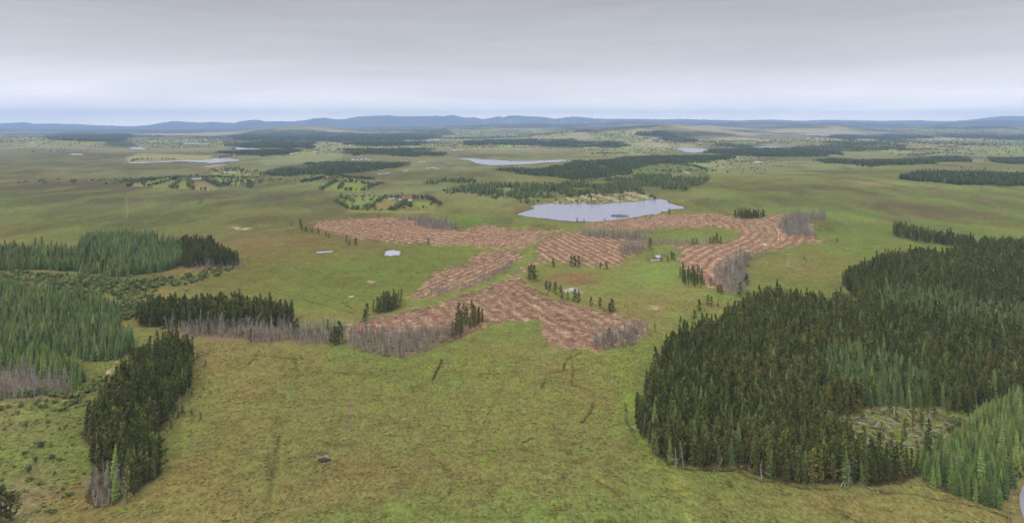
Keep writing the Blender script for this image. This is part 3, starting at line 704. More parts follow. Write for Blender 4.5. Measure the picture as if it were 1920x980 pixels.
def f_hedge(rs):
    r = rs.uniform(2.6, 3.6); h = rs.uniform(4.5, 7.5); tr = MB()
    for k in range(3): tr.spike((0, 0, -.3), (rs.uniform(-r, r) * .4, rs.uniform(-r, r) * .4, h * .7), .15)
    return [('trunk', tr), ('crown', bush(rs, r, h, 160))]


def f_far(rs):     # light shape for trees a kilometre and more away
    h = rs.uniform(10, 13); mb = MB()
    for i in range(7):
        t = i / 7; z = h * (.12 + .8 * t); L = 2.6 * (1 - t) ** .7 + .3; a0 = rs.uniform(0, 6)
        for k in range(5):
            a = a0 + 1.2566 * k; l = L * rs.uniform(.75, 1.2); ca, sa = math.cos(a), math.sin(a); wv = l * .55
            mb.quad((0, 0, z + 1.2), (ca * l * .6 - sa * wv, sa * l * .6 + ca * wv, z - .3), (ca * l, sa * l, z - .7), (ca * l * .6 + sa * wv, sa * l * .6 - ca * wv, z - .3))
    mb.spike((0, 0, h * .85), (0, 0, h), .2)
    return [('trunk', stem(h, .2, 3)), ('crown', mb)]


variants('pine', 9, f_pine, (M['bark'], M['pine']))
variants('spruce', 7, f_spruce, (M['bark'], M['spruce']))
variants('young', 6, f_spruce, (M['bark'], M['young']))
variants('rust', 2, f_pine, (M['bark'], M['rust']))
variants('dead', 10, f_dead, (M['dead'], M['dead']))
variants('bush', 5, f_bush, (M['bark'], M['leaf']))
variants('hedge', 5, f_hedge, (M['bark'], M['dleaf']))
M['darkwood'] = foliage_mat('far_wood_needles', (.034, .052, .020), (.050, .068, .026), (.074, .086, .034))
M['midwood'] = foliage_mat('far_mixed_needles', (.055, .080, .028), (.080, .108, .036), (.115, .135, .050))
variants('farpine', 4, f_far, (M['bark'], M['darkwood']))
variants('farspruce', 4, f_far, (M['bark'], M['midwood']))
variants('gorse', 2, f_bush, (M['bark'], M['gorse']))


def f_brash(rs):
    mb = MB()
    for k in range(12):
        a = rs.gauss(0, .5); l = rs.uniform(1, 3.6); x = rs.uniform(-1.8, 1.8); y = rs.uniform(-1.2, 1.2); z = rs.uniform(.05, .7)
        d = np.array((math.cos(a), math.sin(a), rs.uniform(-.3, .5))); p = np.array((x, y, z))
        mb.tube(p - d * l / 2, p + d * l / 2, rs.uniform(.04, .10), .02, 3)
    return [('sticks', mb)]


variants('brash', 6, f_brash, (M['stick'],))


def gn_scatter(name, pts, rot, scl, vid, cols, label, cat):
    """one object of stuff: points carrying plants (cols: list of shape collections, vid indexes into the joined list)"""
    me = bpy.data.meshes.new(name); me.from_pydata([tuple(map(float, p)) for p in pts], [], [])
    for nm, ty, arr, key in (('rot', 'FLOAT_VECTOR', rot, 'vector'), ('scl', 'FLOAT_VECTOR', scl, 'vector'), ('vid', 'INT', vid, 'value')):
        at = me.attributes.new(nm, ty, 'POINT'); at.data.foreach_set(key, np.ascontiguousarray(arr, dtype=np.int32 if ty == 'INT' else np.float32).ravel())
    o = link(bpy.data.objects.new(name, me))
    ng = bpy.data.node_groups.new(name, 'GeometryNodeTree')
    ng.interface.new_socket('Geometry', in_out='INPUT', socket_type='NodeSocketGeometry')
    ng.interface.new_socket('Geometry', in_out='OUTPUT', socket_type='NodeSocketGeometry')
    gi = ng.nodes.new('NodeGroupInput'); go = ng.nodes.new('NodeGroupOutput')
    iop = ng.nodes.new('GeometryNodeInstanceOnPoints'); iop.inputs['Pick Instance'].default_value = True
    jn = ng.nodes.new('GeometryNodeJoinGeometry')
    for cc in reversed(cols):
        ci = ng.nodes.new('GeometryNodeCollectionInfo'); ci.inputs['Collection'].default_value = cc
        ci.inputs['Separate Children'].default_value = True; ci.inputs['Reset Children'].default_value = True
        ng.links.new(ci.outputs[0], jn.inputs[0])
    ng.links.new(jn.outputs[0], iop.inputs['Instance'])
    ng.links.new(gi.outputs[0], iop.inputs['Points'])
    for nm, ty, sock in (('rot', 'FLOAT_VECTOR', 'Rotation'), ('scl', 'FLOAT_VECTOR', 'Scale'), ('vid', 'INT', 'Instance Index')):
        na = ng.nodes.new('GeometryNodeInputNamedAttribute'); na.data_type = ty; na.inputs['Name'].default_value = nm
        ng.links.new(na.outputs[0], iop.inputs[sock])
    ng.links.new(iop.outputs[0], go.inputs[0])
    md = o.modifiers.new('planting', 'NODES'); md.node_group = ng
    return tag(o, label, cat, kind='stuff')


# ------------------------------------------------------------------ the ground sheet
ROWS = {'C1': ((620, 415), (720, 434), 9), 'C2': ((800, 545), (960, 480), 6.0), 'C3': ((960, 535), (1085, 610), 8.5), 'C4': ((1060, 445), (1150, 488), 7.5), 'C5': (None, None, 8.5)}


def row_phase(nm, x, y):
    """how many rows of brash from the first row of a felled strip"""
    p1, p2, sp = ROWS[nm]
    if nm == 'C5':
        path = [plane(*p) for p in [(1060, 426), (1220, 415), (1340, 411), (1385, 415), (1412, 424), (1424, 438), (1412, 450), (1385, 462), (1350, 474), (1325, 490), (1312, 510), (1350, 550), (1390, 600)]]
        dd = np.full(x.shape, 1e9); sg = np.ones(x.shape)
        for (ax, ay), (bx, by) in zip(path[:-1], path[1:]):
            ex, ey = bx - ax, by - ay; t = np.clip(((x - ax) * ex + (y - ay) * ey) / (ex * ex + ey * ey), 0, 1)
            dn = np.hypot(x - ax - ex * t, y - ay - ey * t); up = dn < dd
            dd = np.where(up, dn, dd); sg = np.where(up, np.sign((x - ax) * ey - (y - ay) * ex), sg)
        return dd * sg / sp
    (ax, ay), (bx, by) = plane(*p1), plane(*p2); ex, ey = bx - ax, by - ay; ll = math.hypot(ex, ey)
    ph = (-(x - ax) * ey + (y - ay) * ex) / ll / sp
    ph = ph + (fbm(x / 50, y / 90, 2) - .5) * .5
    return ph


def build_ground():
    pyr = np.concatenate([[2436.0, 1636, 1236, 1100], np.arange(1020, 280, -1.7)])
    ys = F * CH / (pyr - HZ)
    ys = np.concatenate([ys, np.geomspace(ys[-1] * 1.012, 34000, 190)])
    us = np.concatenate([np.linspace(-1.5, -.84, 50), np.linspace(-.83, .83, 900), np.linspace(.84, 1.5, 50)])
    U, Y = np.meshgrid(us, ys); X = U * Y
    x = X.ravel(); y = Y.ravel()
    z = height(x, y)
    cx, cy_ = to_pixels(x, y, z)
    n = len(x)
    wob = np.clip(y / 600, .5, 6)
    nx = (fbm(x / (14 * wob), y / (14 * wob), 3) - .5); ny = (fbm(x / (14 * wob) + 50, y / (14 * wob) + 80, 3) - .5)
    pxs = 7 * np.clip((cy_ - HZ) / 300, .05, 1.6)      # ragged edges, about the same in metres
    qx = cx + nx * pxs * 3; qy = cy_ + ny * pxs * 1.2
    big = fbm(x / 260, y / 340, 4); mid = fbm(x / 60 + 9, y / 60, 4); far = fbm(x / 1500 + 3, y / 2600, 4)
    col = np.zeros((n, 3)); L = lambda c_: np.array(lin(*c_))
    gA, gB, gC = L((106, 108, 54)), L((96, 118, 50)), L((122, 118, 66))
    a = sstep(.38, .62, big)[:, None]; b = sstep(.4, .65, mid)[:, None]
    col[:] = gA * (1 - a) + gB * a; col = col * (1 - .5 * b) + gC * .5 * b
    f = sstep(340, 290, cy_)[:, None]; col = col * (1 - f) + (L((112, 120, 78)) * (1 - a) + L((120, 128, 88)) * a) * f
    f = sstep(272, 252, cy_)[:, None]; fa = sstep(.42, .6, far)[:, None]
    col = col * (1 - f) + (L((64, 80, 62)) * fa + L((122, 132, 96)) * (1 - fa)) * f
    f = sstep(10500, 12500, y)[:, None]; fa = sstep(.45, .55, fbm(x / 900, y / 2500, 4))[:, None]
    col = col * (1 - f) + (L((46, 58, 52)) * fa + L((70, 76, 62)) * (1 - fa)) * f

    def blend(m, c_):
        nonlocal col
        col = col * (1 - m[:, None]) + L(c_) * m[:, None]
    for bx, by, rx, ry, c_, s in BLOBS:
        m = np.exp(-(((qx - bx) / rx) ** 2 + ((qy - by) / ry) ** 2) ** 1.5) * s
        blend(m * (.5 + .5 * sstep(.35, .6, mid)), c_)
    # long bands of heather, rush and pale grass on the plain
    bnd = fbm(x / 420 + 11, y / 210 + 3, 5); fz = sstep(430, 330, cy_)
    blend(sstep(.50, .62, bnd) * fz * .5, (130, 138, 90)); blend(sstep(.47, .36, bnd) * fz * .5, (90, 94, 62))
    bnd = fbm(x / 900 + 31, y / 700 + 13, 5); fz = sstep(285, 270, cy_) * sstep(10000, 8000, y)
    blend(sstep(.52, .57, bnd) * fz * .8, (150, 158, 116)); blend(sstep(.46, .42, bnd) * fz * .85, (66, 84, 62))
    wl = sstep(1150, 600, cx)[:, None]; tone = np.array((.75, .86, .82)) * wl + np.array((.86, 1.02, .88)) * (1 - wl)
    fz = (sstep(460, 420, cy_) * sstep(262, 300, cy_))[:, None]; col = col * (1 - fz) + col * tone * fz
    pn = fbm(x / 34, y / 75, 4); fz = sstep(500, 420, cy_) * sstep(270, 300, cy_)
    blend(sstep(.52, .66, pn) * fz * .35, (112, 128, 62)); blend(sstep(.44, .32, pn) * fz * .40, (84, 76, 54))
    # farmland patchwork beyond the bog
    for poly, size in FARMLAND:
        ins = inside(qx, qy, poly)
        if not ins.any(): continue
        xi, yi = x[ins], y[ins]; sy = size * 1.5; k = np.floor(xi / size + 2 * fbm(xi / 400, yi / 400, 2)); l = np.floor(yi / sy + 1.5 * fbm(xi / 500 + 4, yi / 500, 2) + (k % 2) * .5)
        rr = TAB[(k.astype(int) * 7) & 255, (l.astype(int) * 13) & 255][:, None]
        fx = np.abs((xi / size + 2 * fbm(xi / 400, yi / 400, 2)) % 1 - .5) * 2
        cc = L((108, 134, 74)) * rr + L((132, 138, 92)) * (1 - rr)
        cc = np.where((rr > .8), L((122, 152, 76)), cc); cc = np.where((rr < .15), L((104, 108, 78)), cc)
        cc = np.where((fx > .93)[:, None], L((62, 78, 52)), cc)
        col[ins] = cc
    for poly, c_ in FIELDS:
        blend(sstep(-.6, .4, pdist(qx * .4 + cx * .6, qy * .3 + cy_ * .7, poly)), c_)
    for poly, lb, kd in WOODS:
        blend(sstep(-2.5, 1.5, pdist(qx, qy, poly)) * sstep(.2, .55, mid if kd == 'mix' else big + .15) * (.9 if min(p[1] for p in poly) > 270 else .55), (66, 80, 48) if kd != 'mix' else (90, 104, 60))
    for poly in (PINE_R, SPR_BR, SPR_L1, SPR_L1B, PINE_L1, SPR_L2, SPR_L2B, SPR_L3, STRIP_L, PINE_L5, CLUMP):
        blend(sstep(-2, 3, pdist(qx, qy, poly)) * .85, (66, 62, 36))
    for poly in (DEAD_L5, DEAD_M, DEAD_L3, DEAD_L1, DEAD_C5A, DEAD_C5B, DEAD_C4A, DEAD_ISL, DEAD_C1, DEAD_C2, DEAD_C3):
        blend(sstep(-2, 3, pdist(qx, qy, poly)) * .6, (120, 108, 88))
    blend(sstep(-3, 3, pdist(qx, qy, GAP)), (92, 112, 44))
    blend(sstep(-1, 1, pdist(qx, qy, YOUNG)), (110, 122, 76))
    # young planting lines near the lake
    stp = (np.sin(x / 5.0 + y / 16.0) > .3) & (pdist(qx, qy, YOUNG) > 0); col[stp] = L((146, 152, 112))
    cut = np.zeros(n); row = np.zeros(n)
    for nm, poly in CUTS.items():
        dpx = pdist(qx, qy, poly); near = dpx > -12
        dm = dpx / np.maximum((cy_ - HZ) / 110, .1) * .8
        cut = np.maximum(cut, sstep(-5, 4, dm) * near)
        row = np.where(dpx > -3, row_phase(nm, x, y), row)
    # lines: ditches, tracks, bare strips
    sink = np.zeros(n)
    for pts, w, c_, sk in LINES:
        Pw = P([p[0] for p in pts], [p[1] for p in pts]); best = np.full(n, 1e9)
        x0, x1 = Pw[:, 0].min() - 15, Pw[:, 0].max() + 15; y0, y1 = Pw[:, 1].min() - 15, Pw[:, 1].max() + 15
        s = np.where((x > x0) & (x < x1) & (y > y0) & (y < y1))[0]
        if not len(s): continue
        xx = x[s] + nx[s] * 2.2; yy = y[s] + ny[s] * 3; best = np.full(len(s), 1e9)
        for (ax, ay, _), (bx, by, _) in zip(Pw[:-1], Pw[1:]):
            ex, ey = bx - ax, by - ay; t = np.clip(((xx - ax) * ex + (yy - ay) * ey) / (ex * ex + ey * ey + 1e-9), 0, 1)
            best = np.minimum(best, np.hypot(xx - ax - ex * t, (yy - ay - ey * t)))
        vw = w * .5 + np.abs(y[s]) ** 2 / (F * CH) * .0 
        m = .95 * np.clip(1 - (best - vw * .6) / (.3 + .2 * w), 0, 1) * (.30 + .6 * sstep(.3, .6, fbm(x[s] / 7, y[s] / 7, 2)))
        cc = L(c_); col[s] = col[s] * (1 - m[:, None]) + cc * m[:, None]
        if sk == 0: cut[s] *= (1 - .97 * m)
        sink[s] = np.maximum(sink[s], m * sk)
    for sx, sy, rx, ry, c_ in SPOTS:
        ox, oy, _ = P1(sx, sy); rr_ = np.hypot((x - ox + nx * rx * 1.5) / rx, (y - oy + ny * ry * 4) / (ry * 1.6)); m = sstep(1.25, .4, rr_) * (.55 if sum(c_) < 320 else .9)
        s = m > 0; col[s] = col[s] * (1 - m[s, None]) + L(c_) * m[s, None]; cut[s] *= 1 - m[s]
    # shores
    for k, Pl in LK.items():
        mg = 6 if Pl[:, 1].mean() < 3000 else 20
        s = np.where((x > Pl[:, 0].min() - mg) & (x < Pl[:, 0].max() + mg) & (y > Pl[:, 1].min() - 3 * mg) & (y < Pl[:, 1].max() + 3 * mg))[0]
        if not len(s): continue
        m = sstep(-mg, -mg * .3, pdist(x[s] + nx[s] * mg, y[s] + ny[s] * mg, Pl))[:, None] * .6
        col[s] = col[s] * (1 - m) + L((84, 88, 50)) * m; cut[s] *= 1 - m[:, 0]
    lkm = np.zeros(n)
    for k, Pl in LK.items():
        if Pl[:, 1].mean() > 1100: continue
        s = np.where((x > Pl[:, 0].min() - 9) & (x < Pl[:, 0].max() + 9) & (y > Pl[:, 1].min() - 9) & (y < Pl[:, 1].max() + 9))[0]
        lkm[s] = np.maximum(lkm[s], sstep(-5, -1, pdist(x[s], y[s], Pl)))
    # heaped brash rows and tussocks as real relief
    zz_ = z - sink + (1 - lkm) * (cut * .35 + (fbm(x / 3.0, y / 3.0, 2) - .5) * .6 * sstep(900, 400, y) * (1 - cut))
    nr, nc = U.shape
    me = bpy.data.meshes.new('ground')
    me.vertices.add(n); me.vertices.foreach_set('co', np.stack([x, y, zz_], 1).astype(np.float32).ravel())
    i = np.arange((nr - 1) * nc).reshape(nr - 1, nc)[:, :-1].ravel()
    q = np.stack([i, i + 1, i + nc + 1, i + nc], 1)
    me.loops.add(q.size); me.loops.foreach_set('vertex_index', q.astype(np.int32).ravel())
    me.polygons.add(len(q)); me.polygons.foreach_set('loop_start', (np.arange(len(q)) * 4).astype(np.int32)); me.polygons.foreach_set('loop_total', np.full(len(q), 4, np.int32))
    me.polygons.foreach_set('use_smooth', np.ones(len(q), bool))
    me.update(calc_edges=True)
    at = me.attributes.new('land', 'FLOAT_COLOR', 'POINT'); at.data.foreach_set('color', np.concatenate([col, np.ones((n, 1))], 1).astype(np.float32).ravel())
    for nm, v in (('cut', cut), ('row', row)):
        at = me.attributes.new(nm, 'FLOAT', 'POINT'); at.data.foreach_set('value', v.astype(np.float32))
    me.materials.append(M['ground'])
    o = link(bpy.data.objects.new('ground', me))
    tag(o, 'green and brown moorland with felled strips rolling to blue hills', 'ground', kind='structure')


build_ground()

LAKE_LABEL = {'main': 'large grey-blue lake beyond the felled strips', 'second': 'long second lake behind the dark lakeside wood', 'left': 'long narrow lake on the left-hand moor', 'tarn': 'tiny round tarn on the far left moor',
              'far_a': 'thin pale far lake beside the white hamlet', 'far_b': 'thinnest far lake near the left horizon', 'far_c': 'small broken far lake beyond the long narrow lake', 'lough': 'wide lough on the left horizon under blue hills',
              'right_a': 'small far lake right of the lakeside wood', 'right_b': 'thin silver lake between two far woods', 'right_c': 'tiny silver lake below the dark blue hills on the right', 'middle': 'sliver of water on the plain behind the second lake',
              'pond': 'small white bog pond below the upper felled strip', 'strip_pond': 'thin strip of water left of the small white pond', 'pond_b': 'upper puddle inside the hook of the felled strip', 'pond_c': 'lower puddle inside the hook of the felled strip', 'thin_pool': 'thin pale pool on the moor below the left plantation'}
for k, Pl in LK.items():
    me = bpy.data.meshes.new('lake')
    z0 = -.06 if Pl[:, 1].mean() < 3000 else -.05
    dense = []
    for i in range(len(Pl)):
        a, b = Pl[i], Pl[(i + 1) % len(Pl)]; L_ = np.linalg.norm(b - a); nn = max(2, min(10, int(L_ / 8)))
        for j in range(nn):
            p = a + (b - a) * j / nn; w_ = min(5, L_ * .05) if 0 < j else 0
            dense.append((p[0] + rng.normal(0, w_ * .5), p[1] + rng.normal(0, w_ * .8), z0))
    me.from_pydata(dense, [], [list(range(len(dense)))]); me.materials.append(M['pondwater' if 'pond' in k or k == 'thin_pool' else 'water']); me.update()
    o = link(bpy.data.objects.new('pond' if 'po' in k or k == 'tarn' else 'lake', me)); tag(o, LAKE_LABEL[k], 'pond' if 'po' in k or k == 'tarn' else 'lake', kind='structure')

# ------------------------------------------------------------------ planting


def FR(a, b, cy_):
    """ragged outlines for woods far off"""
    return (fbm(a / 130, b / 130, 3) - .5) * 60 * sstep(345, 310, cy_)


def fill(poly, spacing, jitter=.4, holes=(), keep=1.0, sy=1.0):
    W = P([p[0] for p in poly], [p[1] for p in poly])
    x0, x1, y0, y1 = W[:, 0].min(), W[:, 0].max(), W[:, 1].min(), W[:, 1].max()
    xs = np.arange(x0, x1, spacing); ys = np.arange(y0, y1, spacing * sy)
    X, Y = np.meshgrid(xs, ys); X = X.ravel() + rng.normal(0, spacing * jitter, X.size); Y = Y.ravel() + rng.normal(0, spacing * jitter, Y.size)
    Z = height(X, Y); cx, cy_ = to_pixels(X, Y, Z); sc_ = np.clip((cy_ - HZ) / 110, .1, 6)
    wx = (fbm(X / 10, Y / 10, 3) - .5) * 9 * sc_; wy = (fbm(X / 10 + 40, Y / 10, 3) - .5) * 6 * sc_
    ok = inside(cx + wx + FR(X, Y, cy_), cy_ + wy + FR(Y, X, cy_) * .25, poly)
    for h_ in holes: ok &= ~inside(cx + wx, cy_ + wy, h_)
    ok &= (rng.random(X.size) < keep)
    for Pl in LK.values(): 
        if ((Pl[:, 0].max() > x0) & (Pl[:, 0].min() < x1) & (Pl[:, 1].max() > y0) & (Pl[:, 1].min() < y1)): ok &= pdist(X, Y, Pl) < -1
    return np.stack([X[ok], Y[ok], Z[ok]], 1)


CAND = {'pine': [], 'spruce': [], 'dead': [], 'bush': []}     # (xyz, scale, shape, region)


def add(kind, shape, pts, s, region, sv=.14):
    for p in pts:
        CAND[kind].append((p, s * max(.5, random.gauss(1, sv)), shape, region))


def GP(q):
    """gaps and rides in a block"""
    return q[(fbm(q[:, 0] / 7, q[:, 1] / 12, 3) > .3) & (np.abs((q[:, 0] * .9 + q[:, 1] * .35) % 38 - 19) > 1.4)]


rightpines = np.concatenate([fill(PINE_R, 1.75, .38, (GAP, SPR_IN, SPR_MID)), fill(SPR_IN, 3.2, .4), fill(SPR_MID, 3.2, .4)])
add('pine', 'pine', rightpines, .88, 'in the large right-hand plantation', .25)
add('spruce', 'spruce', fill([(a, b) for a, b in SPR_IN], 1.85, .37), .9, 'in the blue-green patch inside the right-hand pines')
add('spruce', 'spruce', fill(SPR_MID, 1.9, .37), .9, 'in the blue-green belt across the right-hand pines')
add('pine', 'pine', fill(GAP, 6.5, .6, keep=.7), .8, 'standing in the gap of the right-hand plantation', .3)
add('spruce', 'spruce', fill(PINE_R, 5.0, .5, (GAP,)), 1.0, 'scattered among the right-hand pines', .2)
add('spruce', 'young', fill(SPR_BR, 1.75, .37), .86, 'in the bright young block beside the road bend')
add('pine', 'pine', fill(LINE_R, 2.6, .45, keep=.6), 1.05, 'in the thin tree line above the right-hand plantation')
add('spruce', 'spruce', GP(fill(SPR_L1, 1.8, .4)), .88, 'on the left-hand spruce mound', .24)
add('spruce', 'young', fill(SPR_L1B, 2.2, .38, (SPR_L1,), keep=.85), .7, 'in the pale block left of the spruce mound', .3)
add('pine', 'pine', fill(PINE_L1, 2.1, .38), 1.0, 'at the right end of the left-hand spruce mound')
add('spruce', 'spruce', GP(fill(SPR_L2, 1.8, .4)), .84, 'in the big blue-green block at the left edge', .26)
add('spruce', 'young', fill(SPR_L2B, 2.2, .4, keep=.85), .62, 'in the pale belt behind the big left block', .25)
add('spruce', 'young', fill(SPR_L3, 2.1, .38), .8, 'in the pale fringe above the grey dead patch', .2)
add('pine', 'pine', fill(STRIP_L, 1.75, .4, (DEAD_BL, STRIP_CUT)), .92, 'in the narrow dark strip wood at the left', .2)
add('pine', 'pine', fill(PINE_L5, 2.1, .38), 1.1, 'in the dark wood behind the grey dead belt')
add('pine', 'pine', fill(PINE_M, 2.6, .45, keep=.6), 1.05, 'at the right end of the grey dead belt', .25)
add('pine', 'pine', fill(CLUMP, 2.4, .4), .95, 'in the small dark clump beside the green ride')
add('pine', 'pine', fill(PINE_TOP, 2.8, .4), .9, 'in the short dark row on the far rim of the hooked strip')
add('pine', 'pine', fill(PINE_C5, 2.9, .45, keep=.6), .95, 'in the clump on the inner bend of the hooked strip', .2)
for poly, sp, s, rg in ((DEAD_L1, 2.8, .95, 'behind the scrub at the mound end'), (DEAD_L3, 1.6, .9, 'in the grey dead patch at the left edge'), (DEAD_BL, 1.9, .8, 'at the foot of the narrow dark strip wood'), (DEAD_L5, 1.75, 1.05, 'in the long grey belt above the wide bog'),
                        (DEAD_M, 1.7, .95, 'in the grey belt below the large felled wedge'), (DEAD_C1, 2.1, 1.2, 'above the upper left felled strip'), (DEAD_C2, 2.1, .75, 'on the lower rim of the short felled wedge'), (DEAD_C3, 1.8, 1.1, 'at the pointed end of the large felled wedge'),
                        (DEAD_C4A, 2.1, 1.15, 'above the middle felled strip'), (DEAD_C4B, 2.3, 1.1, 'on the right rim of the middle felled strip'), (DEAD_ISL, 2.6, .85, 'along the green island in the hooked strip'), (DEAD_C5A, 2.2, 1.25, 'at the far end of the hooked strip'),
                        (DEAD_C5B, 2.2, 1.1, 'beside the near end of the hooked strip'), (DEAD_C5C, 3.0, .8, 'between the hooked strip and the pale field')):
    add('dead', 'dead', fill(poly, sp * 1.08, .5), s * .88, rg, .32)
# dead trees mixed into the dark woods and fringes
for poly, sp, rg in ((STRIP_L, 12, 'among the narrow strip wood pines'), (PINE_L5, 9, 'among the pines behind the grey belt'), (PINE_R, 13, 'among the right-hand plantation pines'), (LINE_R, 7, 'in the thin tree line above the plantation')):
    add('dead', 'dead', fill(poly, sp, .5, (GAP,)), 1.12, rg, .15)
edge = [(1268, 878), (1282, 876), (1428, 900), (1590, 912), (1206, 812), (1216, 828), (1225, 838), (1500, 770), (1515, 765), (1530, 772), (1545, 768), (1570, 770), (1660, 765), (1745, 745), (1345, 886)]
E = P([e[0] for e in edge], [e[1] for e in edge]); add('dead', 'dead', E, .95, 'on the outer rim of the right-hand plantation', .2)
for poly, sp, s, rg in ((SPR_L2, 6, .8, 'mixed into the big left block'), (SPR_L2B, 4.5, .7, 'mixed into the pale belt behind the left block'), (SPR_L1B, 4.5, .7, 'mixed into the pale block left of the mound'), (SPR_L3, 5, .7, 'mixed into the pale fringe above the grey patch'), (SPR_L1, 8, .7, 'mixed into the spruce mound')):
    add('bush', 'bush', fill(poly, sp, .6, keep=.7), s, rg, .3)
add('pine', 'pine', fill(SPR_L2, 8, .6), .9, 'scattered in the big left block', .2)
add('spruce', 'young', fill(SPR_L2, 5.5, .6), .95, 'scattered in the big left block', .2)
add('pine', 'pine', fill(SPR_L1B, 7, .6), .9, 'scattered in the pale block left of the mound', .2)
add('spruce', 'spruce', fill(SPR_L1B, 4.5, .6), .9, 'scattered in the pale block left of the mound', .2)
add('spruce', 'young', fill(STRIP_L, 7, .6), .8, 'scattered in the narrow strip wood', .3)
add('spruce', 'spruce', fill(SPR_BR, 3.6, .6), 1.05, 'scattered in the bright young block', .25)
add('bush', 'bush', fill(SPR_BR, 6, .6), .8, 'scattered in the bright young block', .3)
# pines mixed into the grey belts
PM = [(i, 'in the grey dead belt above the wide bog') for i in ((470, 640), (555, 632), (628, 643), (634, 640), (622, 644), (640, 645), (615, 641))]
# scrub
add('bush', 'bush', fill(SCRUB, 3.6, .5, keep=.8), .85, 'in the green scrub belt between the left woods', .3)
add('bush', 'bush', fill([(-60, 736), (60, 738), (150, 735), (200, 700), (205, 706), (165, 745), (120, 748), (60, 750), (-60, 748)], 2.2, .4), .62, 'in the thicket along the left-hand track', .3)
add('bush', 'bush', fill([(-60, 764), (60, 762), (160, 752), (200, 742), (195, 758), (130, 775), (60, 772), (-60, 775)], 3.0, .5), .5, 'in the scrub below the left-hand track', .3)
add('bush', 'bush', fill([(-60, 770), (160, 770), (165, 850), (150, 960), (-60, 985)], 3.2, .6, keep=.6), .22, 'dotted over the rough grass at the lower left', .5)
add('bush', 'bush', fill([(205, 735), (240, 690), (250, 660), (275, 640), (300, 655), (240, 700), (215, 735)], 4.5, .5, keep=.5), .5, 'between the big left block and the strip wood', .3)
add('bush', 'bush', fill([(1560, 780), (1700, 768), (1810, 785), (1760, 850), (1600, 848)], 3.2, .6, keep=.6), .36, 'in the gap of fallen trunks', .3)
add('bush', 'bush', fill([(1745, 850), (1800, 812), (1900, 762), (1900, 740), (1840, 760), (1790, 790), (1745, 835)], 4.5, .5, keep=.6), .7, 'between the pines and the bright young block', .3)
add('bush', 'bush', fill([(1210, 840), (1240, 868), (1400, 886), (1500, 912), (1620, 918), (1700, 915), (1640, 922), (1400, 900), (1230, 876)], 4.5, .5, keep=.6), .3, 'along the ditch in front of the pines', .3)

add('bush', 'bush', fill(DEAD_L5, 6.5, .6, keep=.7), .42, 'at the foot of the long grey belt', .3)
add('bush', 'bush', fill(DEAD_M, 7, .6, keep=.6), .4, 'at the foot of the grey belt under the wedge', .3)
add('bush', 'bush', fill(DEAD_C5B, 7, .6, keep=.6), .45, 'among the dead trees of the hook', .3)
add('pine', 'pine', fill([(300, 620), (640, 618), (640, 640), (360, 630)], 9, .6, keep=.6), .7, 'scattered through the long grey belt', .3)
add('pine', 'pine', fill([(1100, 640), (1260, 590), (1330, 560), (1390, 555), (1250, 650)], 13, .7, keep=.5), .35, 'seeded on the grass above the right-hand plantation', .3)
add('pine', 'pine', fill([(340, 790), (370, 660), (400, 660), (400, 780)], 8, .7, keep=.5), .22, 'seeded on the bog right of the strip wood', .3)
KN = {'pine': ('pine_tree', 'pine', 'dark pine ', 'dark conifers of the woods', 300), 'spruce': ('spruce_tree', 'spruce', 'green spruce ', 'spruces of the plantations', 300), 'dead': ('dead_tree', 'dead tree', 'bare grey dead tree ', 'bare dead trees', 300), 'bush': ('shrub', 'shrub', 'leafy green shrub ', 'scrub bushes', 290)}
SH_COL = {'pine': ['pine'], 'spruce': ['spruce', 'young'], 'dead': ['dead'], 'bush': ['bush']}
SHADE = {('spruce', 'young'): 'bright green young spruce ', ('spruce', 'spruce'): 'blue-green spruce '}


def plant(kind, shape, p, s, rz=None, tilt=(0, 0), label=None, group=None, name=None, cat=None, v=None):
    lib = PARTS[shape]; v = random.randrange(len(lib)) if v is None else v
    root = empty(name or KN[kind][0], tuple(p), random.uniform(0, 6.28) if rz is None else rz, s)
    root.rotation_euler[0], root.rotation_euler[1] = tilt
    for me in lib[v]:
        link(bpy.data.objects.new(me.name.split('.')[0], me), root)
    return tag(root, label, cat or KN[kind][1], group)


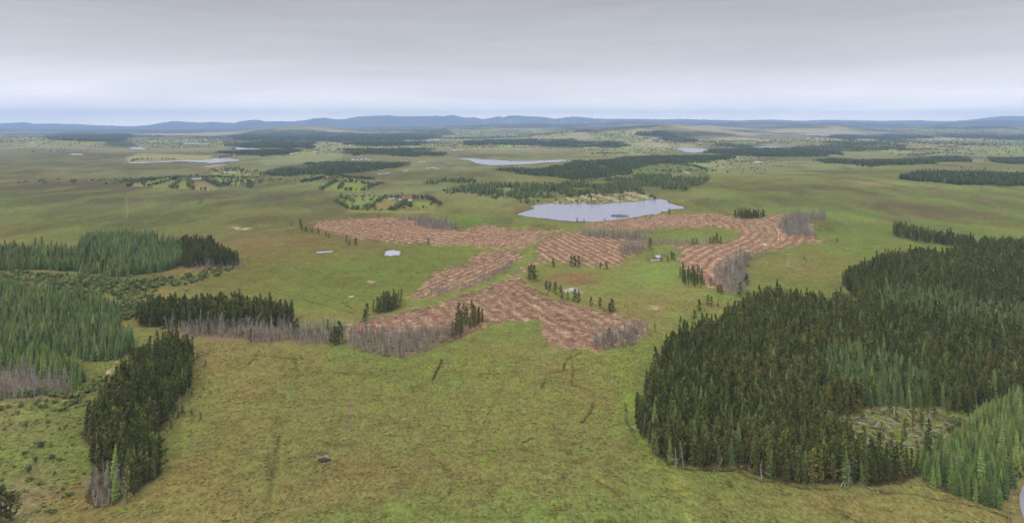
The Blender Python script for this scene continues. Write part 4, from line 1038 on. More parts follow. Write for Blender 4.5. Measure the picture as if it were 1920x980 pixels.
# single trees that stand alone: image pixel, height factor, label
SOLO = [
    (546, 424, .55, 'small pine leftmost of those left of the upper felled strip'), (563, 424, .95, 'tall pine left tip of the upper felled strip'), (566, 432, .8, 'broad pine just below the tip of the upper felled strip'), (574, 434, .75, 'pine touching the left end of the upper felled strip'),
    (585, 436, .6, 'pine on the lower left rim of the upper felled strip'), (597, 439, .7, 'dark pine at the corner of the upper felled strip'), (611, 443, .6, 'first of the two pines below the corner of the upper strip'), (617, 447, .55, 'second of the two pines below the corner of the upper strip'),
    (649, 455, .85, 'biggest pine right of the thin strip of water'), (655, 459, .6, 'small pine at the foot of the biggest one above the pond'), (667, 460, .85, 'lone pine up and left of the white bog pond'), (739, 453, .45, 'small pine on the strip edge above the white bog pond'), (803, 461, .85, 'lone pine on the lower rim right of the white pond'),
    (992, 524, 1.35, 'left one of the two tall pines beside the green ride'), (1001, 528, 1.3, 'right one of the two tall pines beside the green ride'), (996, 520, 1.1, 'shorter pine behind the two by the green ride'), (1037, 501, .9, 'narrow pine left of the pair under the middle strip'),
    (1071, 499, .95, 'left pine of the trio on the middle strip'), (1077, 499, 1.1, 'middle pine of the trio on the middle strip'), (1085, 501, 1.0, 'right pine of the trio on the middle strip'), (1126, 503, .7, 'small pine at the lowest corner of the middle strip'), (1137, 505, .75, 'pine right of the lowest corner of the middle strip'),
    (1219, 469, 1.15, 'round dark pine at the right tip of the middle strip'), (1025, 542, .8, 'pine upper left of the pale stony puddle'), (1031, 546, .75, 'second pine upper left of the pale stony puddle'), (1041, 552, .9, 'pine left below the pale stony puddle'), (1052, 560, 1.05, 'tall pine below the pale stony puddle'),
    (1064, 563, .7, 'pine right of the tall one under the stony puddle'), (1078, 566, .9, 'left of the two close pines on the wedge rim'), (1085, 568, .95, 'right of the two close pines on the wedge rim'), (1108, 574, .75, 'pine midway along the right rim of the large wedge'), (1125, 580, .8, 'pine past midway of the right wedge rim'),
    (1143, 586, .7, 'short pine left of the broad pair on the wedge rim'), (1148, 585, 1.0, 'broad pine near the right end of the wedge rim'), (1142, 640, .95, 'tall green pine among the dead trees at the wedge point'),
    (1311, 584, .9, 'pine above the right-hand plantation, left of a pair'), (1327, 573, .75, 'left pine of the pair above the plantation corner'), (1334, 574, .8, 'right pine of the pair above the plantation corner'), (1276, 605, .5, 'small pine between the wedge point and the plantation'), (1302, 598, .7, 'short pine near the plantation corner'),
    (1346, 548, .7, 'dark bushy pine at the near tip of the hooked strip'), (1352, 551, .8, 'darker pine at the near tip of the hooked strip'), (1380, 507, 1.0, 'green pine standing in the dead stand of the hook'), (1400, 535, 1.1, 'tall narrow pine right of the hook dead stand'), (1388, 556, 1.2, 'pine at the bottom of the hook dead stand'),
    (1299, 459, .8, 'left dark pine on the green island'), (1306, 458, .75, 'right dark pine on the green island'), (1338, 457, .9, 'left pine of the far island clump'), (1344, 456, 1.0, 'tallest pine of the far island clump'), (1351, 457, .8, 'right pine of the far island clump'), (1332, 457, .8, 'thin pine left of the far island clump'),
    (1240, 489, .7, 'pine beside the lower puddle'), (1252, 491, .6, 'thin pine right of the lower puddle'), (1259, 488, .8, 'left pine of the two right of the puddles'), (1264, 487, .75, 'right pine of the two right of the puddles'), (1445, 463, .3, 'stubby pine at the end of the pale track'),
    (688, 595, .95, 'thin pine left of the small dark clump by the ride'), (684, 604, .8, 'thin pine below the clump on the rim of the wedge'), (1570, 455, .5, 'small bush-like pine right of the hooked strip'), (1508, 487, .4, 'tiny pine in the pale field right of the hook'),
    (1255, 403, .9, 'dark pine on the near shore of the large lake'), (1082, 416, .6, 'pine left on the near lake shore'), (1095, 417, .5, 'small pine on the near lake shore'), (1134, 416, .55, 'pine at the middle of the near lake shore'), (1210, 408, .45, 'short pine on the right part of the lake shore'), (1222, 407, .5, 'second short pine on the right part of the lake shore'),
    (1072, 382, .6, 'pine at the top shore of the large lake'), (1084, 384, .7, 'tallest pine on the small spit of the lake'), (1088, 383, .5, 'short pine on the small spit of the lake'), (1109, 379, .9, 'broad dark tree beside the yellow track'), (1121, 377, .6, 'small tree right of the yellow track'),
    (628, 646, 1.15, 'left dark pine standing in front of the grey belt'), (636, 644, 1.25, 'taller right dark pine in front of the grey belt'), (622, 642, .8, 'short pine behind the dark pair in the grey belt'), (470, 640, .7, 'lone pine in the left half of the grey belt'), (556, 628, 1.1, 'pine in the middle of the grey belt'),
    (1258, 665, 1.3, 'slim pine at the top left corner of the right-hand plantation'), (1262, 655, 1.0, 'grey-green pine on the upper rim of the plantation'), (1284, 640, 1.2, 'tall pine above the upper rim of the plantation'), (1258, 640, .55, 'small pine outside the plantation corner'),
    (358, 680, .35, 'young pine right of the strip wood top'), (370, 672, .3, 'second young pine right of the strip wood top'), (360, 744, .5, 'bushy young pine right of the strip wood middle'), (342, 775, .45, 'young pine below the bushy one by the strip wood'), (334, 783, .3, 'tiny pine by the strip wood middle'), (359, 779, .35, 'young pine standing out in the bog by the strip'),
    (376, 787, .3, 'outermost young pine in the bog by the strip'), (320, 803, .35, 'young pine on the lower right rim of the strip wood'), (382, 730, .2, 'tiny seedling pine out in the bog'), (393, 720, .2, 'second tiny seedling pine out in the bog'), (262, 945, .0, ''),
    (20, 975, 1.1, 'dark tree cut by the lower left corner'), (2, 985, 1.2, 'darkest tree at the lower left corner'),
]
for px, py, s, lb in SOLO:
    if s <= 0: continue
    plant('pine', 'pine', P1(px, py), (s * 1.9, s * 1.9, s * .92), label=lb, name='pine_tree')
nsolo_pine = sum(1 for q in SOLO if q[2] > 0)
for (px, py), tl, lb in (((262, 872), 1.05, 'upper leaning pine at the lower right of the strip wood'), ((255, 888), 1.2, 'lower leaning pine at the foot of the strip wood'), ((270, 860), .8, 'slightly leaning pine above the two fallen over by the strip')):
    plant('pine', 'pine', P1(px, py), 1.05, rz=0, tilt=(R(-6), tl), label=lb)
for px, py, s, lb in ((1263, 800, 1.0, 'left rust-brown pine near the left rim of the plantation'), (1272, 806, .95, 'right rust-brown pine near the left rim of the plantation'), (1262, 845, .85, 'orange-brown pine near the bottom left of the plantation')):
    plant('pine', 'rust', P1(px, py), s, label=lb)
BUSHES = [(50, 800, .4, 'round dark bush left of the yellow gorse', 'hedge'), (75, 838, .5, 'broad dark bush in the rough lower left grass', 'hedge'), (47, 850, .5, 'light bush below left of the broad dark one', 'bush'), (95, 860, .28, 'small dark bush right below the broad one', 'hedge'), (68, 868, .42, 'dark bush below the light one at lower left', 'hedge'),
          (30, 940, .7, 'large round green bush near the lower left corner', 'bush'), (72, 910, .5, 'green bush up and right of the large round one', 'bush'), (55, 885, .4, 'dark bush at the lower left between two greens', 'hedge'), (88, 800, .38, 'bright yellow gorse bush, the larger one', 'gorse'), (78, 808, .3, 'bright yellow gorse bush, the smaller one', 'gorse'),
          (1782, 792, .9, 'yellow-green bush at the right of the fallen trunks', 'bush'), (195, 655, .7, 'round bush below the big left block', 'bush'), (225, 668, .6, 'dark bush right of the track head', 'hedge'), (350, 545, .8, 'bush at the outer end of the scrub belt', 'bush'), (1255, 560, .0, '', 'bush')]
for px, py, s, lb, sh in BUSHES:
    if s > 0: plant('bush', sh, P1(px, py), s, label=lb, name='gorse_bush' if sh == 'gorse' else 'shrub', cat='shrub')

extra = {'pine': nsolo_pine + 6, 'spruce': 0, 'dead': 0, 'bush': len(BUSHES)}
ROWN = {'pine': 'pine_plantation', 'spruce': 'spruce_plantation', 'dead': 'dead_tree_stand', 'bush': 'scrub'}
STL = {'pine': 'dense dark pine forest on the right, left strip and woods', 'spruce': 'dense blue-green and pale green spruce forest blocks', 'dead': 'grey belts of bare dead trees along the felled strips', 'bush': 'green scrub and bushes between the woods at the left'}
for kind, lst in CAND.items():
    nm, cat, pre, grp, cap = KN[kind]
    def size_key(c_):
        (x, y, z), s, sh, rg = c_
        px, py = to_pixels(x, y, z)
        vis = (-10 < px < 1930) and py < 1010
        return -(s / y) if vis else 1
    lst.sort(key=size_key)
    ncap = cap - extra[kind]
    for (p, s, sh, rg) in lst[:ncap]:
        pr = SHADE.get((kind, sh), pre)
        plant(kind, sh, p, (s * random.uniform(.88, 1.12), s * random.uniform(.88, 1.12), s), tilt=tuple(random.gauss(0, .10 if kind == 'dead' else .03) for _ in (0, 1)), label=pr + rg, group=pr + rg + ' and nothing between to tell apart' if False else (pr.strip() + 's ' + rg))
    rest = lst[ncap:]
    cols = SH_COL[kind]; off = {}; o_ = 0
    for c_ in cols: off[c_] = o_; o_ += len(PARTS[c_])
    pts = np.array([r[0] for r in rest]); k = len(rest)
    ss = np.array([r[1] for r in rest]); scl = np.stack([ss * rng.uniform(.88, 1.12, k), ss * rng.uniform(.88, 1.12, k), ss], 1)
    tl_ = .11 if kind == 'dead' else .035; rot = np.stack([rng.normal(0, tl_, k), rng.normal(0, tl_, k), rng.uniform(0, 6.28, k)], 1)
    vid = np.array([off[r[2]] + random.randrange(len(PARTS[r[2]])) for r in rest])
    gn_scatter(ROWN[kind], pts, rot, scl, vid, [PROTO[c_] for c_ in cols], STL[kind], 'forest' if kind != 'bush' else 'scrub')
    print('PLANTED', kind, len(lst))

# far woods, each a mass of its own
for poly, lb, kd in WOODS:
    W = P([p[0] for p in poly], [p[1] for p in poly]); dm = W[:, 1].mean()
    sp = {'mix': 6.5, 'dark': 5.5, 'pine': 4.6}[kd] * max(1, dm / 1700)
    pts = fill([(a, b + 4 * min(1, (b - 240) / 100)) for a, b in poly], sp, .42, keep=.8 if kd == 'mix' else .95)
    fk = max(1, dm / 2000); pts = pts[fbm(pts[:, 0] / (60 * fk), pts[:, 1] / (110 * fk), 3) > {'mix': .36, 'dark': .33, 'pine': .1}[kd]]
    k = len(pts)
    if not k: print('EMPTY WOOD', lb); continue
    s = sp / 4.4; ss = rng.normal(1, .22, k).clip(.5, 1.6) * {'mix': .5, 'dark': .52, 'pine': .8}[kd]
    scl = np.stack([ss * s, ss * s, ss * (1 + (s - 1) * .25)], 1)
    vid = rng.integers(0, 4, k) + (4 * (rng.random(k) < (.8 if kd == 'mix' else .12 if kd == 'dark' else .05))).astype(int)
    gn_scatter('conifer_wood', pts, np.stack([np.zeros(k), np.zeros(k), rng.uniform(0, 6.28, k)], 1), scl, vid, [PROTO['farpine'], PROTO['farspruce']], lb, 'wood')

# hedges round the fields: outline points, label
HEDGES = [([(260, 346), (300, 338), (330, 334)], 'long hedge on top of the left drumlin fields'), ([(275, 350), (300, 345), (325, 338), (337, 334)], 'thick hedge slanting over the left drumlin'), ([(321, 353), (332, 343), (340, 335)], 'hedge between the two green drumlin fields'),
          ([(358, 354), (354, 343), (352, 340)], 'short upright hedge in the drumlin fields'), ([(320, 354), (345, 355)], 'low hedge under the drumlin fields, left part'), ([(360, 356), (400, 358)], 'low hedge under the drumlin fields, right part'), ([(385, 338), (405, 346), (415, 352)], 'hedge running down right of the white farm'),
          ([(240, 350), (252, 347)], 'stub of hedge at the left end of the drumlin'), ([(233, 341), (260, 342), (290, 337)], 'broken hedge on the left drumlin shoulder'), ([(415, 345), (440, 350)], 'dark hedge right of the drumlin fields'), ([(430, 343), (465, 342), (475, 345)], 'upper hedge right of the drumlin fields'), ([(465, 346), (470, 354)], 'dark end hedge right of the drumlin fields'),
          ([(418, 335), (470, 336)], 'hedge below the hamlet trees'), ([(330, 333), (380, 332)], 'tree hedge behind the white drumlin farm'), ([(603, 356), (620, 345), (630, 340)], 'left hedge of the middle hill fields'), ([(632, 342), (645, 340), (690, 346), (705, 350)], 'long upper hedge of the middle hill fields'), ([(636, 355), (645, 342)], 'upright hedge inside the middle hill fields'),
          ([(650, 358), (680, 358), (700, 350), (715, 346)], 'lower right hedge of the middle hill fields'), ([(610, 330), (640, 331), (660, 335), (700, 338)], 'tree row on top of the middle hill fields'), ([(565, 343), (590, 338), (605, 334)], 'hedge along the lane to the middle hill'), ([(608, 356), (618, 356)], 'stub hedge at the foot of the middle hill'),
          ([(663, 392), (680, 393), (695, 388), (702, 382)], 'thick hedge at the left of the red roofed farm'), ([(632, 380), (645, 388), (656, 392)], 'left outer hedge of the near farm fields'), ([(655, 381), (670, 377)], 'short dark hedge in the near farm fields'), ([(634, 371), (655, 372)], 'upper left hedge of the near farm fields'), ([(708, 380), (718, 375), (740, 372), (770, 374)], 'tree hedge behind the red roofed farm'),
          ([(745, 392), (755, 384), (762, 376)], 'hedge below the red roofed farm'), ([(768, 385), (772, 390)], 'clump hedge beside the bright green field'), ([(778, 375), (800, 373), (815, 378), (828, 386)], 'curved hedge around the bright green field'), ([(690, 396), (720, 395)], 'low hedge under the near farm fields'), ([(733, 396), (748, 392)], 'low hedge below the farm lane'),
          ([(1190, 318), (1205, 312), (1230, 311)], 'hedge in the fields right of the dark lakeside wood'), ([(1232, 322), (1262, 322)], 'lower hedge of the fields right of the lakeside wood'), ([(1262, 308), (1300, 312), (1325, 320)], 'right hedge of the fields behind the large lake'),
          ([(1105, 290), (1140, 288), (1180, 287)], 'hedge on the knoll behind the dark lakeside wood'), ([(245, 303), (260, 300), (330, 300)], 'dark shore hedge of the long narrow lake'), ([(410, 296), (440, 291)], 'hedge beyond the right end of the narrow lake'), ([(1700, 292), (1760, 288), (1830, 290)], 'lower hedge of the patchwork fields'),
          ([(1680, 283), (1740, 280), (1790, 284)], 'middle hedge of the patchwork fields'), ([(1780, 276), (1830, 272), (1880, 276)], 'upper hedge of the patchwork fields')]
for pts, lb in HEDGES:
    W = P([p[0] for p in pts], [p[1] for p in pts]); L_ = np.hypot(*np.diff(W[:, :2], axis=0).T); dm = W[:, 1].mean(); st = 4.5 * max(1, dm / 1500)
    pp = []
    for (a, b), l in zip(zip(W[:-1], W[1:]), L_):
        for j in range(max(2, int(l / st))):
            if random.random() < .12: continue
            q = a + (b - a) * (j / max(1, int(l / st))); pp.append((q[0] + random.gauss(0, 1.5), q[1] + random.gauss(0, 3)))
    pp = np.array(pp[:260])
    zz2 = height(pp[:, 0], pp[:, 1]); out = MB(); base = [join(*(p for _, p in f_hedge(random.Random(k)))) for k in range(2)]
    for (x, y), z in zip(pp, zz2):
        b = random.choice(base); s = random.uniform(.55, 1.15) * max(1, dm / 2200) ** .5; a = random.uniform(0, 6.28); ca, sa = math.cos(a) * s, math.sin(a) * s; o = len(out.v); th = random.random() < .0
        v = np.array(b.v); vx = v[:, 0] * ca - v[:, 1] * sa + x - W[0, 0]; vy = v[:, 0] * sa + v[:, 1] * ca + y - W[0, 1]; vz = v[:, 2] * s + z - W[0, 2]
        out.v += list(zip(vx, vy, vz)); out.f += [tuple(i + o for i in f) for f in b.f]; out.m += b.m
    ob = out.obj('hedge', [M['bark'], M['dleaf']]); ob.location = tuple(W[0]); tag(ob, lb, 'hedge', 'field hedges on the moor')

# scattered far bushes and hedgerow trees, too many to count
sc_pts = []
for poly, size in FARMLAND:
    sc_pts.append(fill(poly, size * .32, .6, keep=.6, sy=1.6))
sc_pts.append(fill([(392, 316), (480, 318), (490, 345), (440, 355), (400, 345)], 14, .6, keep=.5))
sc_pts.append(fill([(415, 316), (430, 314), (460, 317), (455, 321), (420, 321)], 8, .5))
sc_pts.append(fill([(235, 335), (350, 328), (480, 335), (480, 350), (400, 345), (340, 334), (250, 346)], 14, .6, keep=.5))
sc_pts.append(fill([(600, 333), (700, 333), (720, 350), (690, 345), (620, 340)], 12, .6, keep=.4))
sc_pts.append(fill([(-60, 340), (240, 338), (240, 346), (-60, 346)], 26, .8, keep=.2))
sc_pts.append(fill([(40, 274), (180, 272), (190, 284), (40, 288)], 40, .7, keep=.5))
sc_pts.append(fill([(1340, 296), (1460, 296), (1500, 310), (1380, 330), (1340, 325)], 30, .7, keep=.4))
sc_pts.append(fill([(790, 348), (980, 372), (1040, 385), (960, 384), (830, 364)], 16, .7, keep=.3))
sc_pts.append(fill([(1780, 312), (1900, 315), (1960, 322), (1800, 322)], 24, .7, keep=.4))
sc_pts.append(fill(YOUNG, 13, .5, keep=.5)); sc_pts.append(fill([(1180, 306), (1270, 304), (1340, 316), (1330, 328), (1190, 328)], 15, .6, keep=.35))
sc_pts.append(fill([(40, 335), (240, 336), (240, 345), (40, 346)], 18, .7, keep=.25)); sc_pts.append(fill([(640, 366), (700, 362), (830, 372), (830, 396), (640, 396)], 13, .6, keep=.3)); sc_pts.append(fill([(470, 318), (600, 326), (600, 345), (480, 340)], 18, .7, keep=.3))
sc_pts.append(fill([(200, 253), (1000, 253), (1180, 275), (700, 278), (250, 282)], 95, .8, keep=.55))
sc_pts.append(fill([(1300, 262), (1700, 262), (1640, 282), (1340, 280)], 70, .8, keep=.4))
sc_pts.append(fill([(820, 272), (1100, 276), (1100, 284), (820, 284)], 60, .8, keep=.3))
q = fill([(-100, 243), (1000, 243), (1300, 246), (2020, 244), (2020, 262), (1500, 280), (1000, 282), (-100, 282)], 62, .7)
bq = fbm(q[:, 0] / 900 + 31, q[:, 1] / 700 + 13, 5); q = q[(bq < .432) & (q[:, 1] < 10500)]
print('FAR TREES', len(q)); sc_pts.append(q)
pts = np.concatenate(sc_pts); k = len(pts); ss = rng.uniform(.35, .95, k) * np.clip(pts[:, 1] / 3000, .8, 1.7)
gn_scatter('hedgerow_trees', pts, np.stack([np.zeros(k), np.zeros(k), rng.uniform(0, 6.28, k)], 1), np.stack([ss * 1.2, ss * 1.2, ss], 1), rng.integers(0, 5, k), [PROTO['hedge']], 'dark dots of far bushes and hedgerow trees over the plain', 'trees')

# brash on the felled strips
bp = []; bz = []
DIRS = {'C1': ((620, 415), (720, 434)), 'C2': ((800, 545), (960, 480)), 'C3': ((985, 535), (1180, 625)), 'C4': ((1060, 445), (1150, 488)), 'C5': ((1300, 412), (1380, 412))}
for nm, poly in CUTS.items():
    q = fill(poly, {'C3': 1.9, 'C2': 2.2}.get(nm, 2.9), .5); fr_ = (row_phase(nm, q[:, 0], q[:, 1]) + (fbm(q[:, 0] * .03, q[:, 1] * .03, 3) - .5) * .6) % 1; q = q[(np.abs(fr_ - .25) < .27) | (rng.random(len(q)) < .16)]; (ax, ay), (bx, by) = plane(*DIRS[nm][0]), plane(*DIRS[nm][1]); an = math.atan2(by - ay, bx - ax)
    bp.append(q); bz.append(rng.normal(an, .9, len(q)))
pts = np.concatenate(bp); k = len(pts); pts[:, 2] += .25
gn_scatter('felled_brash', pts, np.stack([np.zeros(k), np.zeros(k), np.concatenate(bz)], 1), np.stack([rng.uniform(.6, 1.2, k)] * 3, 1), rng.integers(0, 6, k), [PROTO['brash']], 'pale brown felled branches strewn in rows over the strips', 'felled branches')
print('BRASH', k)

# fallen trunks in the gap and along the rims
LOGS = fill([(1556, 800), (1566, 778), (1700, 764), (1805, 780), (1760, 832), (1690, 862), (1610, 855)], 3.0, .6, keep=.8)[:190]


def fallen(p, l, rz, label, group=None):
    root = empty('fallen_tree', (p[0], p[1], p[2] + .35), rz); t = MB(); t.tube((0, 0, 0), (l, 0, random.uniform(-.1, 1.1)), .11, .035, 6, cap=True); t.obj('trunk', M['log'], root)
    b = MB()
    for q in range(14):
        xx = random.uniform(.3, .98) * l; b.spike((xx, 0, .1), (xx + random.uniform(-.3, .8), random.gauss(0, .8), random.uniform(-.1, .9)), .045)
    b.obj('branches', M['dead'], root); tag(root, label, 'fallen tree', group)


for p in LOGS:
    fallen(p, random.uniform(3, 7.5), random.gauss(.6, .9) + (math.pi if random.random() < .5 else 0), 'pale fallen trunk lying in the gap of the right-hand plantation', 'fallen trunks in the plantation gap')
for px, py, l, a, lb in ((1202, 810, 4.5, 2.6, 'pale fallen trunk at the left foot of the plantation'), (1576, 914, 5, .8, 'twisted fallen trunk at the front of the pines, left one'), (1584, 914, 5, 1.1, 'twisted fallen trunk at the front of the pines, middle one'), (1636, 918, 4.5, 2.4, 'twisted fallen trunk at the front of the pines, right one'),
                         (768, 648, 7, .7, 'long bleached trunk in the grey belt below the wedge'), (760, 662, 6, -.2, 'bleached trunk at the bottom rim of the grey belt'), (596, 632, 5.5, 2.2, 'pale trunk tipped over in the long grey belt'), (790, 640, 6, .2, 'pale trunk right of the long bleached one'),
                         (1345, 458, 6, 1.2, 'white leaning trunk left of the green island clump'), (1262, 458, 5, 1.0, 'white fallen trunk on the left of the green island')):
    fallen(P1(px, py), l, a, lb)

# grass tussocks and rushes on the near bog


def f_tuft(rs):
    mb = MB()
    for k in range(16):
        a = rs.uniform(0, 6.28); r = rs.uniform(0, .28); l = rs.uniform(.25, .6); x = math.cos(a) * r; y = math.sin(a) * r
        mb.spike((x, y, -.15), (x + math.cos(a) * l * .7, y + math.sin(a) * l * .7, l), .07)
    return [('blades', mb)]


M['straw'] = foliage_mat('bog_grass', (.19, .145, .052), (.22, .19, .062), (.18, .21, .065), .95, .035)
M['rush'] = foliage_mat('green_rushes', (.13, .18, .045), (.17, .22, .055), (.22, .24, .075), .95, .06)
variants('tuft', 4, f_tuft, (M['straw'],)); variants('rush', 4, f_tuft, (M['rush'],))
NOTUFT = [PINE_R, SPR_BR, STRIP_L, DEAD_L5, DEAD_M, DEAD_L3, SPR_L3, SPR_L2, C3, DEAD_C3, PINE_L5, SPR_L2B]
tp = fill([(-60, 650), (420, 640), (760, 675), (1100, 662), (1240, 640), (1320, 600), (1400, 560), (1260, 560), (1050, 575), (1230, 600), (1990, 930), (1990, 1010), (-60, 1010)], 1.15, .6, NOTUFT, keep=.8)
tk = fbm(tp[:, 0] / 5, tp[:, 1] / 5, 3); tp = tp[rng.random(len(tp)) < sstep(.2, .8, tk)]; k = len(tp)
tv = fbm(tp[:, 0] / 30 + 9, tp[:, 1] / 30, 3); vid = rng.integers(0, 4, k) + 4 * (tv + rng.normal(0, .06, k) > .56); ss = rng.uniform(.6, 1.5, k)
tp[:, 2] += .1
gn_scatter('bog_grass', tp, np.stack([np.zeros(k), np.zeros(k), rng.uniform(0, 6.28, k)], 1), np.stack([ss * .9, ss * .9, ss * .45], 1), vid, [PROTO['tuft'], PROTO['rush']], 'tussocks of straw-coloured grass and green rushes over the near bog', 'grass')
print('TUFTS', k)

gp = fill([(1550, 800), (1560, 778), (1700, 762), (1810, 780), (1760, 832), (1690, 866), (1600, 858)], 3.6, .7, keep=.8); k = len(gp); gp[:, 2] += .2
gn_scatter('windthrow_brash', gp, np.stack([np.zeros(k), np.zeros(k), rng.uniform(0, 6.28, k)], 1), np.stack([rng.uniform(.4, .9, k)] * 3, 1), rng.integers(0, 6, k), [PROTO['brash']], 'thin broken branches littering the gap in the right-hand plantation', 'branches')

# bog pool with rocks
px_, py_, pz_ = P1(609, 861)
pool = MB(); ring = [(math.cos(a) * (1.9 + .4 * math.sin(3 * a)) + px_, math.sin(a) * (1.3 + .25 * math.cos(2 * a)) + py_ - .8, pz_ + .35) for a in np.linspace(0, 2 * math.pi, 22)[:-1]]
pool.v = ring; pool.f = [tuple(range(21))]; pool.m = [0]
o = pool.obj('bog_pool', plain('peat_water', (.020, .016, .014), .6, .1)); tag(o, 'small dark peaty pool under a heap of pale stones', 'pool', kind='structure')
for i in range(16):
    rs = random.Random(i); rb = MB(); r = rs.uniform(.16, .38); n_ = 7
    cx_, cy2 = px_ + rs.uniform(-3.2, 1.3), py_ + rs.uniform(.2, 2.6)
    rows_ = []
    for j, (zf, rf) in enumerate(((-.3, .9), (.25, 1.0), (.7, .75), (.95, .3))):
        rows_.append(len(rb.v)); rb.v += [(cx_ + math.cos(6.283 * q / n_) * r * rf * rs.uniform(.75, 1.2), cy2 + math.sin(6.283 * q / n_) * r * rf * rs.uniform(.75, 1.2), pz_ + .1 + r * zf * 1.2) for q in range(n_)]
    for j in range(3):
        for q in range(n_): rb.f.append((rows_[j] + q, rows_[j] + (q + 1) % n_, rows_[j + 1] + (q + 1) % n_, rows_[j + 1] + q)); rb.m.append(0)
    rb.f.append(tuple(rows_[3] + q for q in range(n_))); rb.m.append(0)
    tag(rb.obj('stone', M['rock']), 'pale stone heaped at the dark peaty pool', 'stone', 'stones at the peaty pool')

# reed bed in the lake
rp = P1(1162, 407); rd = MB()
for i in range(700):
    a = random.uniform(0, 6.28); r = math.sqrt(random.random()); x = math.cos(a) * r * 11; y = math.sin(a) * r * 13; rd.spike((x, y, -.6), (x + random.gauss(0, .2), y, random.uniform(.5, 1.5)), .12)
o = rd.obj('reed_bed', M['reed']); o.location = (rp[0], rp[1], 0); tag(o, 'dark reed islet in the large lake', 'reed bed', kind='stuff')

# road bend, verge and fence in the lower right corner
RP = [(1975, 868), (1945, 888), (1920, 912), (1911, 935), (1913, 960), (1925, 990), (1950, 1030)]
W = P([p[0] for p in RP], [p[1] for p in RP]); rb = MB(); t_ = np.linspace(0, len(W) - 1, 40)
cxs = np.interp(t_, range(len(W)), W[:, 0]); cys = np.interp(t_, range(len(W)), W[:, 1])
for _ in range(3): cxs[1:-1] = (cxs[:-2] + cxs[1:-1] * 2 + cxs[2:]) / 4; cys[1:-1] = (cys[:-2] + cys[1:-1] * 2 + cys[2:]) / 4
cxs += 2.4
tx, ty = np.gradient(cxs), np.gradient(cys); tl = np.hypot(tx, ty); nx_, ny_ = -ty / tl, tx / tl
hz_ = height(cxs, cys) + .55
for i in range(39):
    for w0, w1, z0, z1 in ((-1.9, 1.9, 0, 0), (-2.3, -1.9, -.9, 0), (1.9, 2.3, 0, -.9)):
        rb.quad((cxs[i] + nx_[i] * w0, cys[i] + ny_[i] * w0, hz_[i] + z0), (cxs[i] + nx_[i] * w1, cys[i] + ny_[i] * w1, hz_[i] + z1), (cxs[i + 1] + nx_[i + 1] * w1, cys[i + 1] + ny_[i + 1] * w1, hz_[i + 1] + z1), (cxs[i + 1] + nx_[i + 1] * w0, cys[i + 1] + ny_[i + 1] * w0, hz_[i + 1] + z0))
tag(rb.obj('road', M['road']), 'grey country road bending at the lower right corner', 'road', kind='structure')
FP = P([1915, 1905, 1898, 1893, 1891, 1892], [888, 905, 922, 940, 962, 990])
fr = empty('post_and_rail_fence', tuple(FP[0])); o0 = FP[0]
segs = []
for a, b in zip(FP[:-1], FP[1:]):
    nseg = max(1, int(np.hypot(*(b - a)[:2]) / 2.4))
    segs += [a + (b - a) * j / nseg for j in range(nseg)]
segs.append(FP[-1])
for a in segs:
    p = MB(); q = a - o0; p.box(q[0] - .07, q[0] + .07, q[1] - .07, q[1] + .07, q[2] - .3, q[2] + 1.4); p.obj('post', M['wood'], fr)
rl = MB()
for a, b in zip(segs[:-1], segs[1:]):
    for zz3 in (.6, 1.1): rl.tube(a - o0 + (0, 0, zz3), b - o0 + (0, 0, zz3), .05, .05, 4)
rl.obj('rail', M['wood'], fr); tag(fr, 'weathered fence between the bright young spruces and the road', 'fence')


# ------------------------------------------------------------------ houses
def house(px, py, l, w, h, rz, roof, label, group, wallm='white', k=1.0):
    p = P1(px, py); root = empty('farmhouse', p, rz, k); a = MB(); l2, w2 = l / 2, w / 2
    a.box(-l2, l2, -w2, w2, -2, h)
    i = len(a.v)
    for sx in (-l2, l2): a.tri((sx, -w2, h), (sx, w2, h), (sx, 0, h + w * .42))
    a.obj('wall', M[wallm], root)
    r = MB(); e = .35; rh = h + w * .42
    for s in (-1, 1):
        r.quad((-l2 - e, s * (w2 + e), h - .15), (l2 + e, s * (w2 + e), h - .15), (l2 + e, 0, rh + .1), (-l2 - e, 0, rh + .1)); r.quad((-l2 - e, s * (w2 + e), h - .3), (l2 + e, s * (w2 + e), h - .3), (l2 + e, s * (w2 + e), h - .15), (-l2 - e, s * (w2 + e), h - .15))
    ro = r.obj('roof', M[roof], root)
    c2 = MB(); c2.box(-l2 + .4, -l2 + 1.2, -.35, .35, rh - .5, rh + .9); c2.obj('chimney', M['white'], ro)
    for xx in (-l * .3, l * .3):
        g = MB(); g.box(xx - .5, xx + .5, -w2 - .04, -w2 + .05, h * .4, h * .75); g.obj('window', M['glass'], root)
    d = MB(); d.box(-.5, .5, -w2 - .05, -w2 + .05, 0, 2.0); d.obj('door', M['slate'], root)
    tag(root, label, 'house', group)


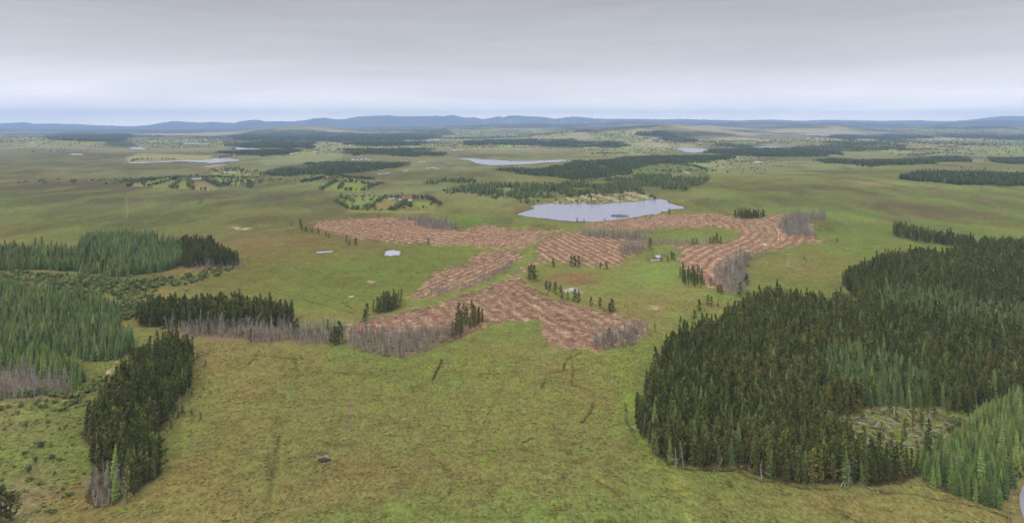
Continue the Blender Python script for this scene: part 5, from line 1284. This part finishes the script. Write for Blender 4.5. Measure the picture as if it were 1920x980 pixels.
HS = [('left_drumlin', 'on the left drumlin among hedges', [(365, 336), (372, 336)], 'slate'), ('hamlet_trees', 'in the trees above the drumlin', [(424, 324), (431, 324), (438, 324), (410, 331)], 'slate'), ('mid_hill', 'on the middle hill lane', [(603, 334), (612, 333)], 'slate'),
      ('near_farm', 'at the farm behind the upper felled strip', [(734, 373), (754, 375)], 'slate'), ('sheds', 'in the farm row on the left moor', [(662, 300), (670, 300.5), (678, 300), (686, 299), (692, 301)], 'blueshed'), ('row', 'in the short row on the moor edge', [(787, 304), (795, 303), (812, 315), (820, 316), (803, 316)], 'slate'),
      ('hamlet', 'in the far white hamlet', [(548, 289), (556, 288), (590, 285), (600, 291), (612, 291), (644, 272), (650, 271), (656, 273), (662, 272), (668, 271), (630, 281), (640, 283)], 'slate'), ('plain_left', 'near the far left lakes', [(60, 268), (145, 272), (180, 274), (340, 276), (270, 270), (300, 268), (385, 262)], 'slate'),
      ('mid_plain', 'on the plain beyond the second lake', [(858, 281), (866, 281), (1242, 272), (1250, 271), (1180, 276)], 'slate'), ('right_lane', 'on the lane right of the lakeside wood', [(1384, 295), (1377, 294), (1428, 304), (1285, 323), (1290, 325), (1478, 272)], 'slate'),
      ('right_far', 'in the far right farmland', [(1534, 262), (1541, 262), (1707, 268), (1740, 276), (1802, 270), (1812, 284), (1860, 280), (1900, 272), (1880, 268), (1560, 262)], 'slate')]
for key, txt, ps, roof in HS:
    for i, (px, py) in enumerate(ps):
        g = 'houses ' + txt
        house(px, py, random.uniform(11, 17), random.uniform(6.5, 8), random.uniform(3, 4.5), random.uniform(-.5, .5), roof, 'small white farmhouse ' + txt if roof == 'slate' else 'grey-blue roofed white farm shed ' + txt, g, k=.6 if py > 290 else .85)
house(763, 376, 13, 6, 3.2, .1, 'redroof', 'red roofed shed at the farm behind the upper felled strip', None)
house(851, 282, 18, 8, 4, .1, 'redroof', 'orange-red roofed house on the plain behind the second lake', None)

# ------------------------------------------------------------------ wind turbines
tw = MB(); tw.tube((0, 0, -15), (0, 0, 78), 2.6, 1.5, 10)
tw_me = tw.mesh('tower', M['turbine'])
na = MB(); na.box(-2, 2, -3.5, 5.5, 77.5, 81.5); na_me = na.mesh('nacelle', M['turbine'])
hb = MB(); hb.tube((0, -3.4, 79.5), (0, -6, 79.5), 1.9, .6, 8, cap=True); hb_me = hb.mesh('hub', M['turbine'])
bl = MB(); bl.v = [(-1.2, 0, 0), (1.2, 0, 0), (1.8, -.3, 8), (-1.4, -.3, 8), (.3, -.5, 40), (-.3, -.5, 40), (-1.2, .5, 0), (1.2, .5, 0), (1.8, .2, 8), (-1.4, .2, 8), (.3, -.2, 40), (-.3, -.2, 40)]
bl.f = [(0, 1, 2, 3), (3, 2, 4, 5), (7, 6, 9, 8), (8, 9, 11, 10), (1, 7, 8, 2), (2, 8, 10, 4), (6, 0, 3, 9), (9, 3, 5, 11), (4, 10, 11, 5)]; bl.m = [0] * 9; bl_me = bl.mesh('blade', M['turbine'])
TB = [(908, 0), (912, 0), (928, 0), (940, 0), (943.5, 0), (947, 0), (953, 0), (956.5, 0), (959.5, 0), (963.6, 0), (968, 0), (971.5, 0), (983, 0), (1035, 1), (1051, 1), (1054.5, 1), (1060, 1), (1075, 1), (1080, 1), (1098, 2), (1101, 2), (1130, 2), (1133.5, 2)]
for i, (px, gi) in enumerate(TB):
    d = 14300 + 350 * math.sin(i * 2.3); x = (px - 960) / F * d; z = float(height(np.array([x]), np.array([d]))[0])
    root = empty('wind_turbine', (x, d, z), random.uniform(-.4, .4), 1.12 if i % 3 else 1.3)
    for me in (tw_me, na_me, hb_me): link(bpy.data.objects.new(me.name, me), root)
    a0 = random.uniform(0, 2)
    for k in range(3):
        b = link(bpy.data.objects.new('blade', bl_me), root); b.location = (0, -4.6, 79.5); b.rotation_euler = (0, a0 + k * 2.0944, 0)
    txt = ['in the left dense row below the central hills', 'in the loose middle group on the blue ridge', 'at the right end of the wind farm ridge'][gi]
    tag(root, 'tiny white wind turbine ' + txt, 'wind turbine', 'wind turbines ' + txt)

# ------------------------------------------------------------------ the air
hz = MB(); hz.box(-55000, 55000, -300, 30000, -60, 760)
hm = bpy.data.materials.new('air_haze'); hm.use_nodes = True; hm.cycles.volume_sampling = 'DISTANCE'; ht = hm.node_tree
for n_ in list(ht.nodes): ht.nodes.remove(n_)
pv = N(ht, 'ShaderNodeVolumePrincipled'); pv.inputs['Color'].default_value = (.42, .63, 1.0, 1); pv.inputs['Density'].default_value = 6.0e-5; pv.inputs['Anisotropy'].default_value = 0.0
oo = N(ht, 'ShaderNodeOutputMaterial'); ht.links.new(pv.outputs[0], oo.inputs['Volume'])
o = hz.obj('haze', hm); tag(o, 'thin blue haze lying over the whole plain', 'haze', kind='stuff')
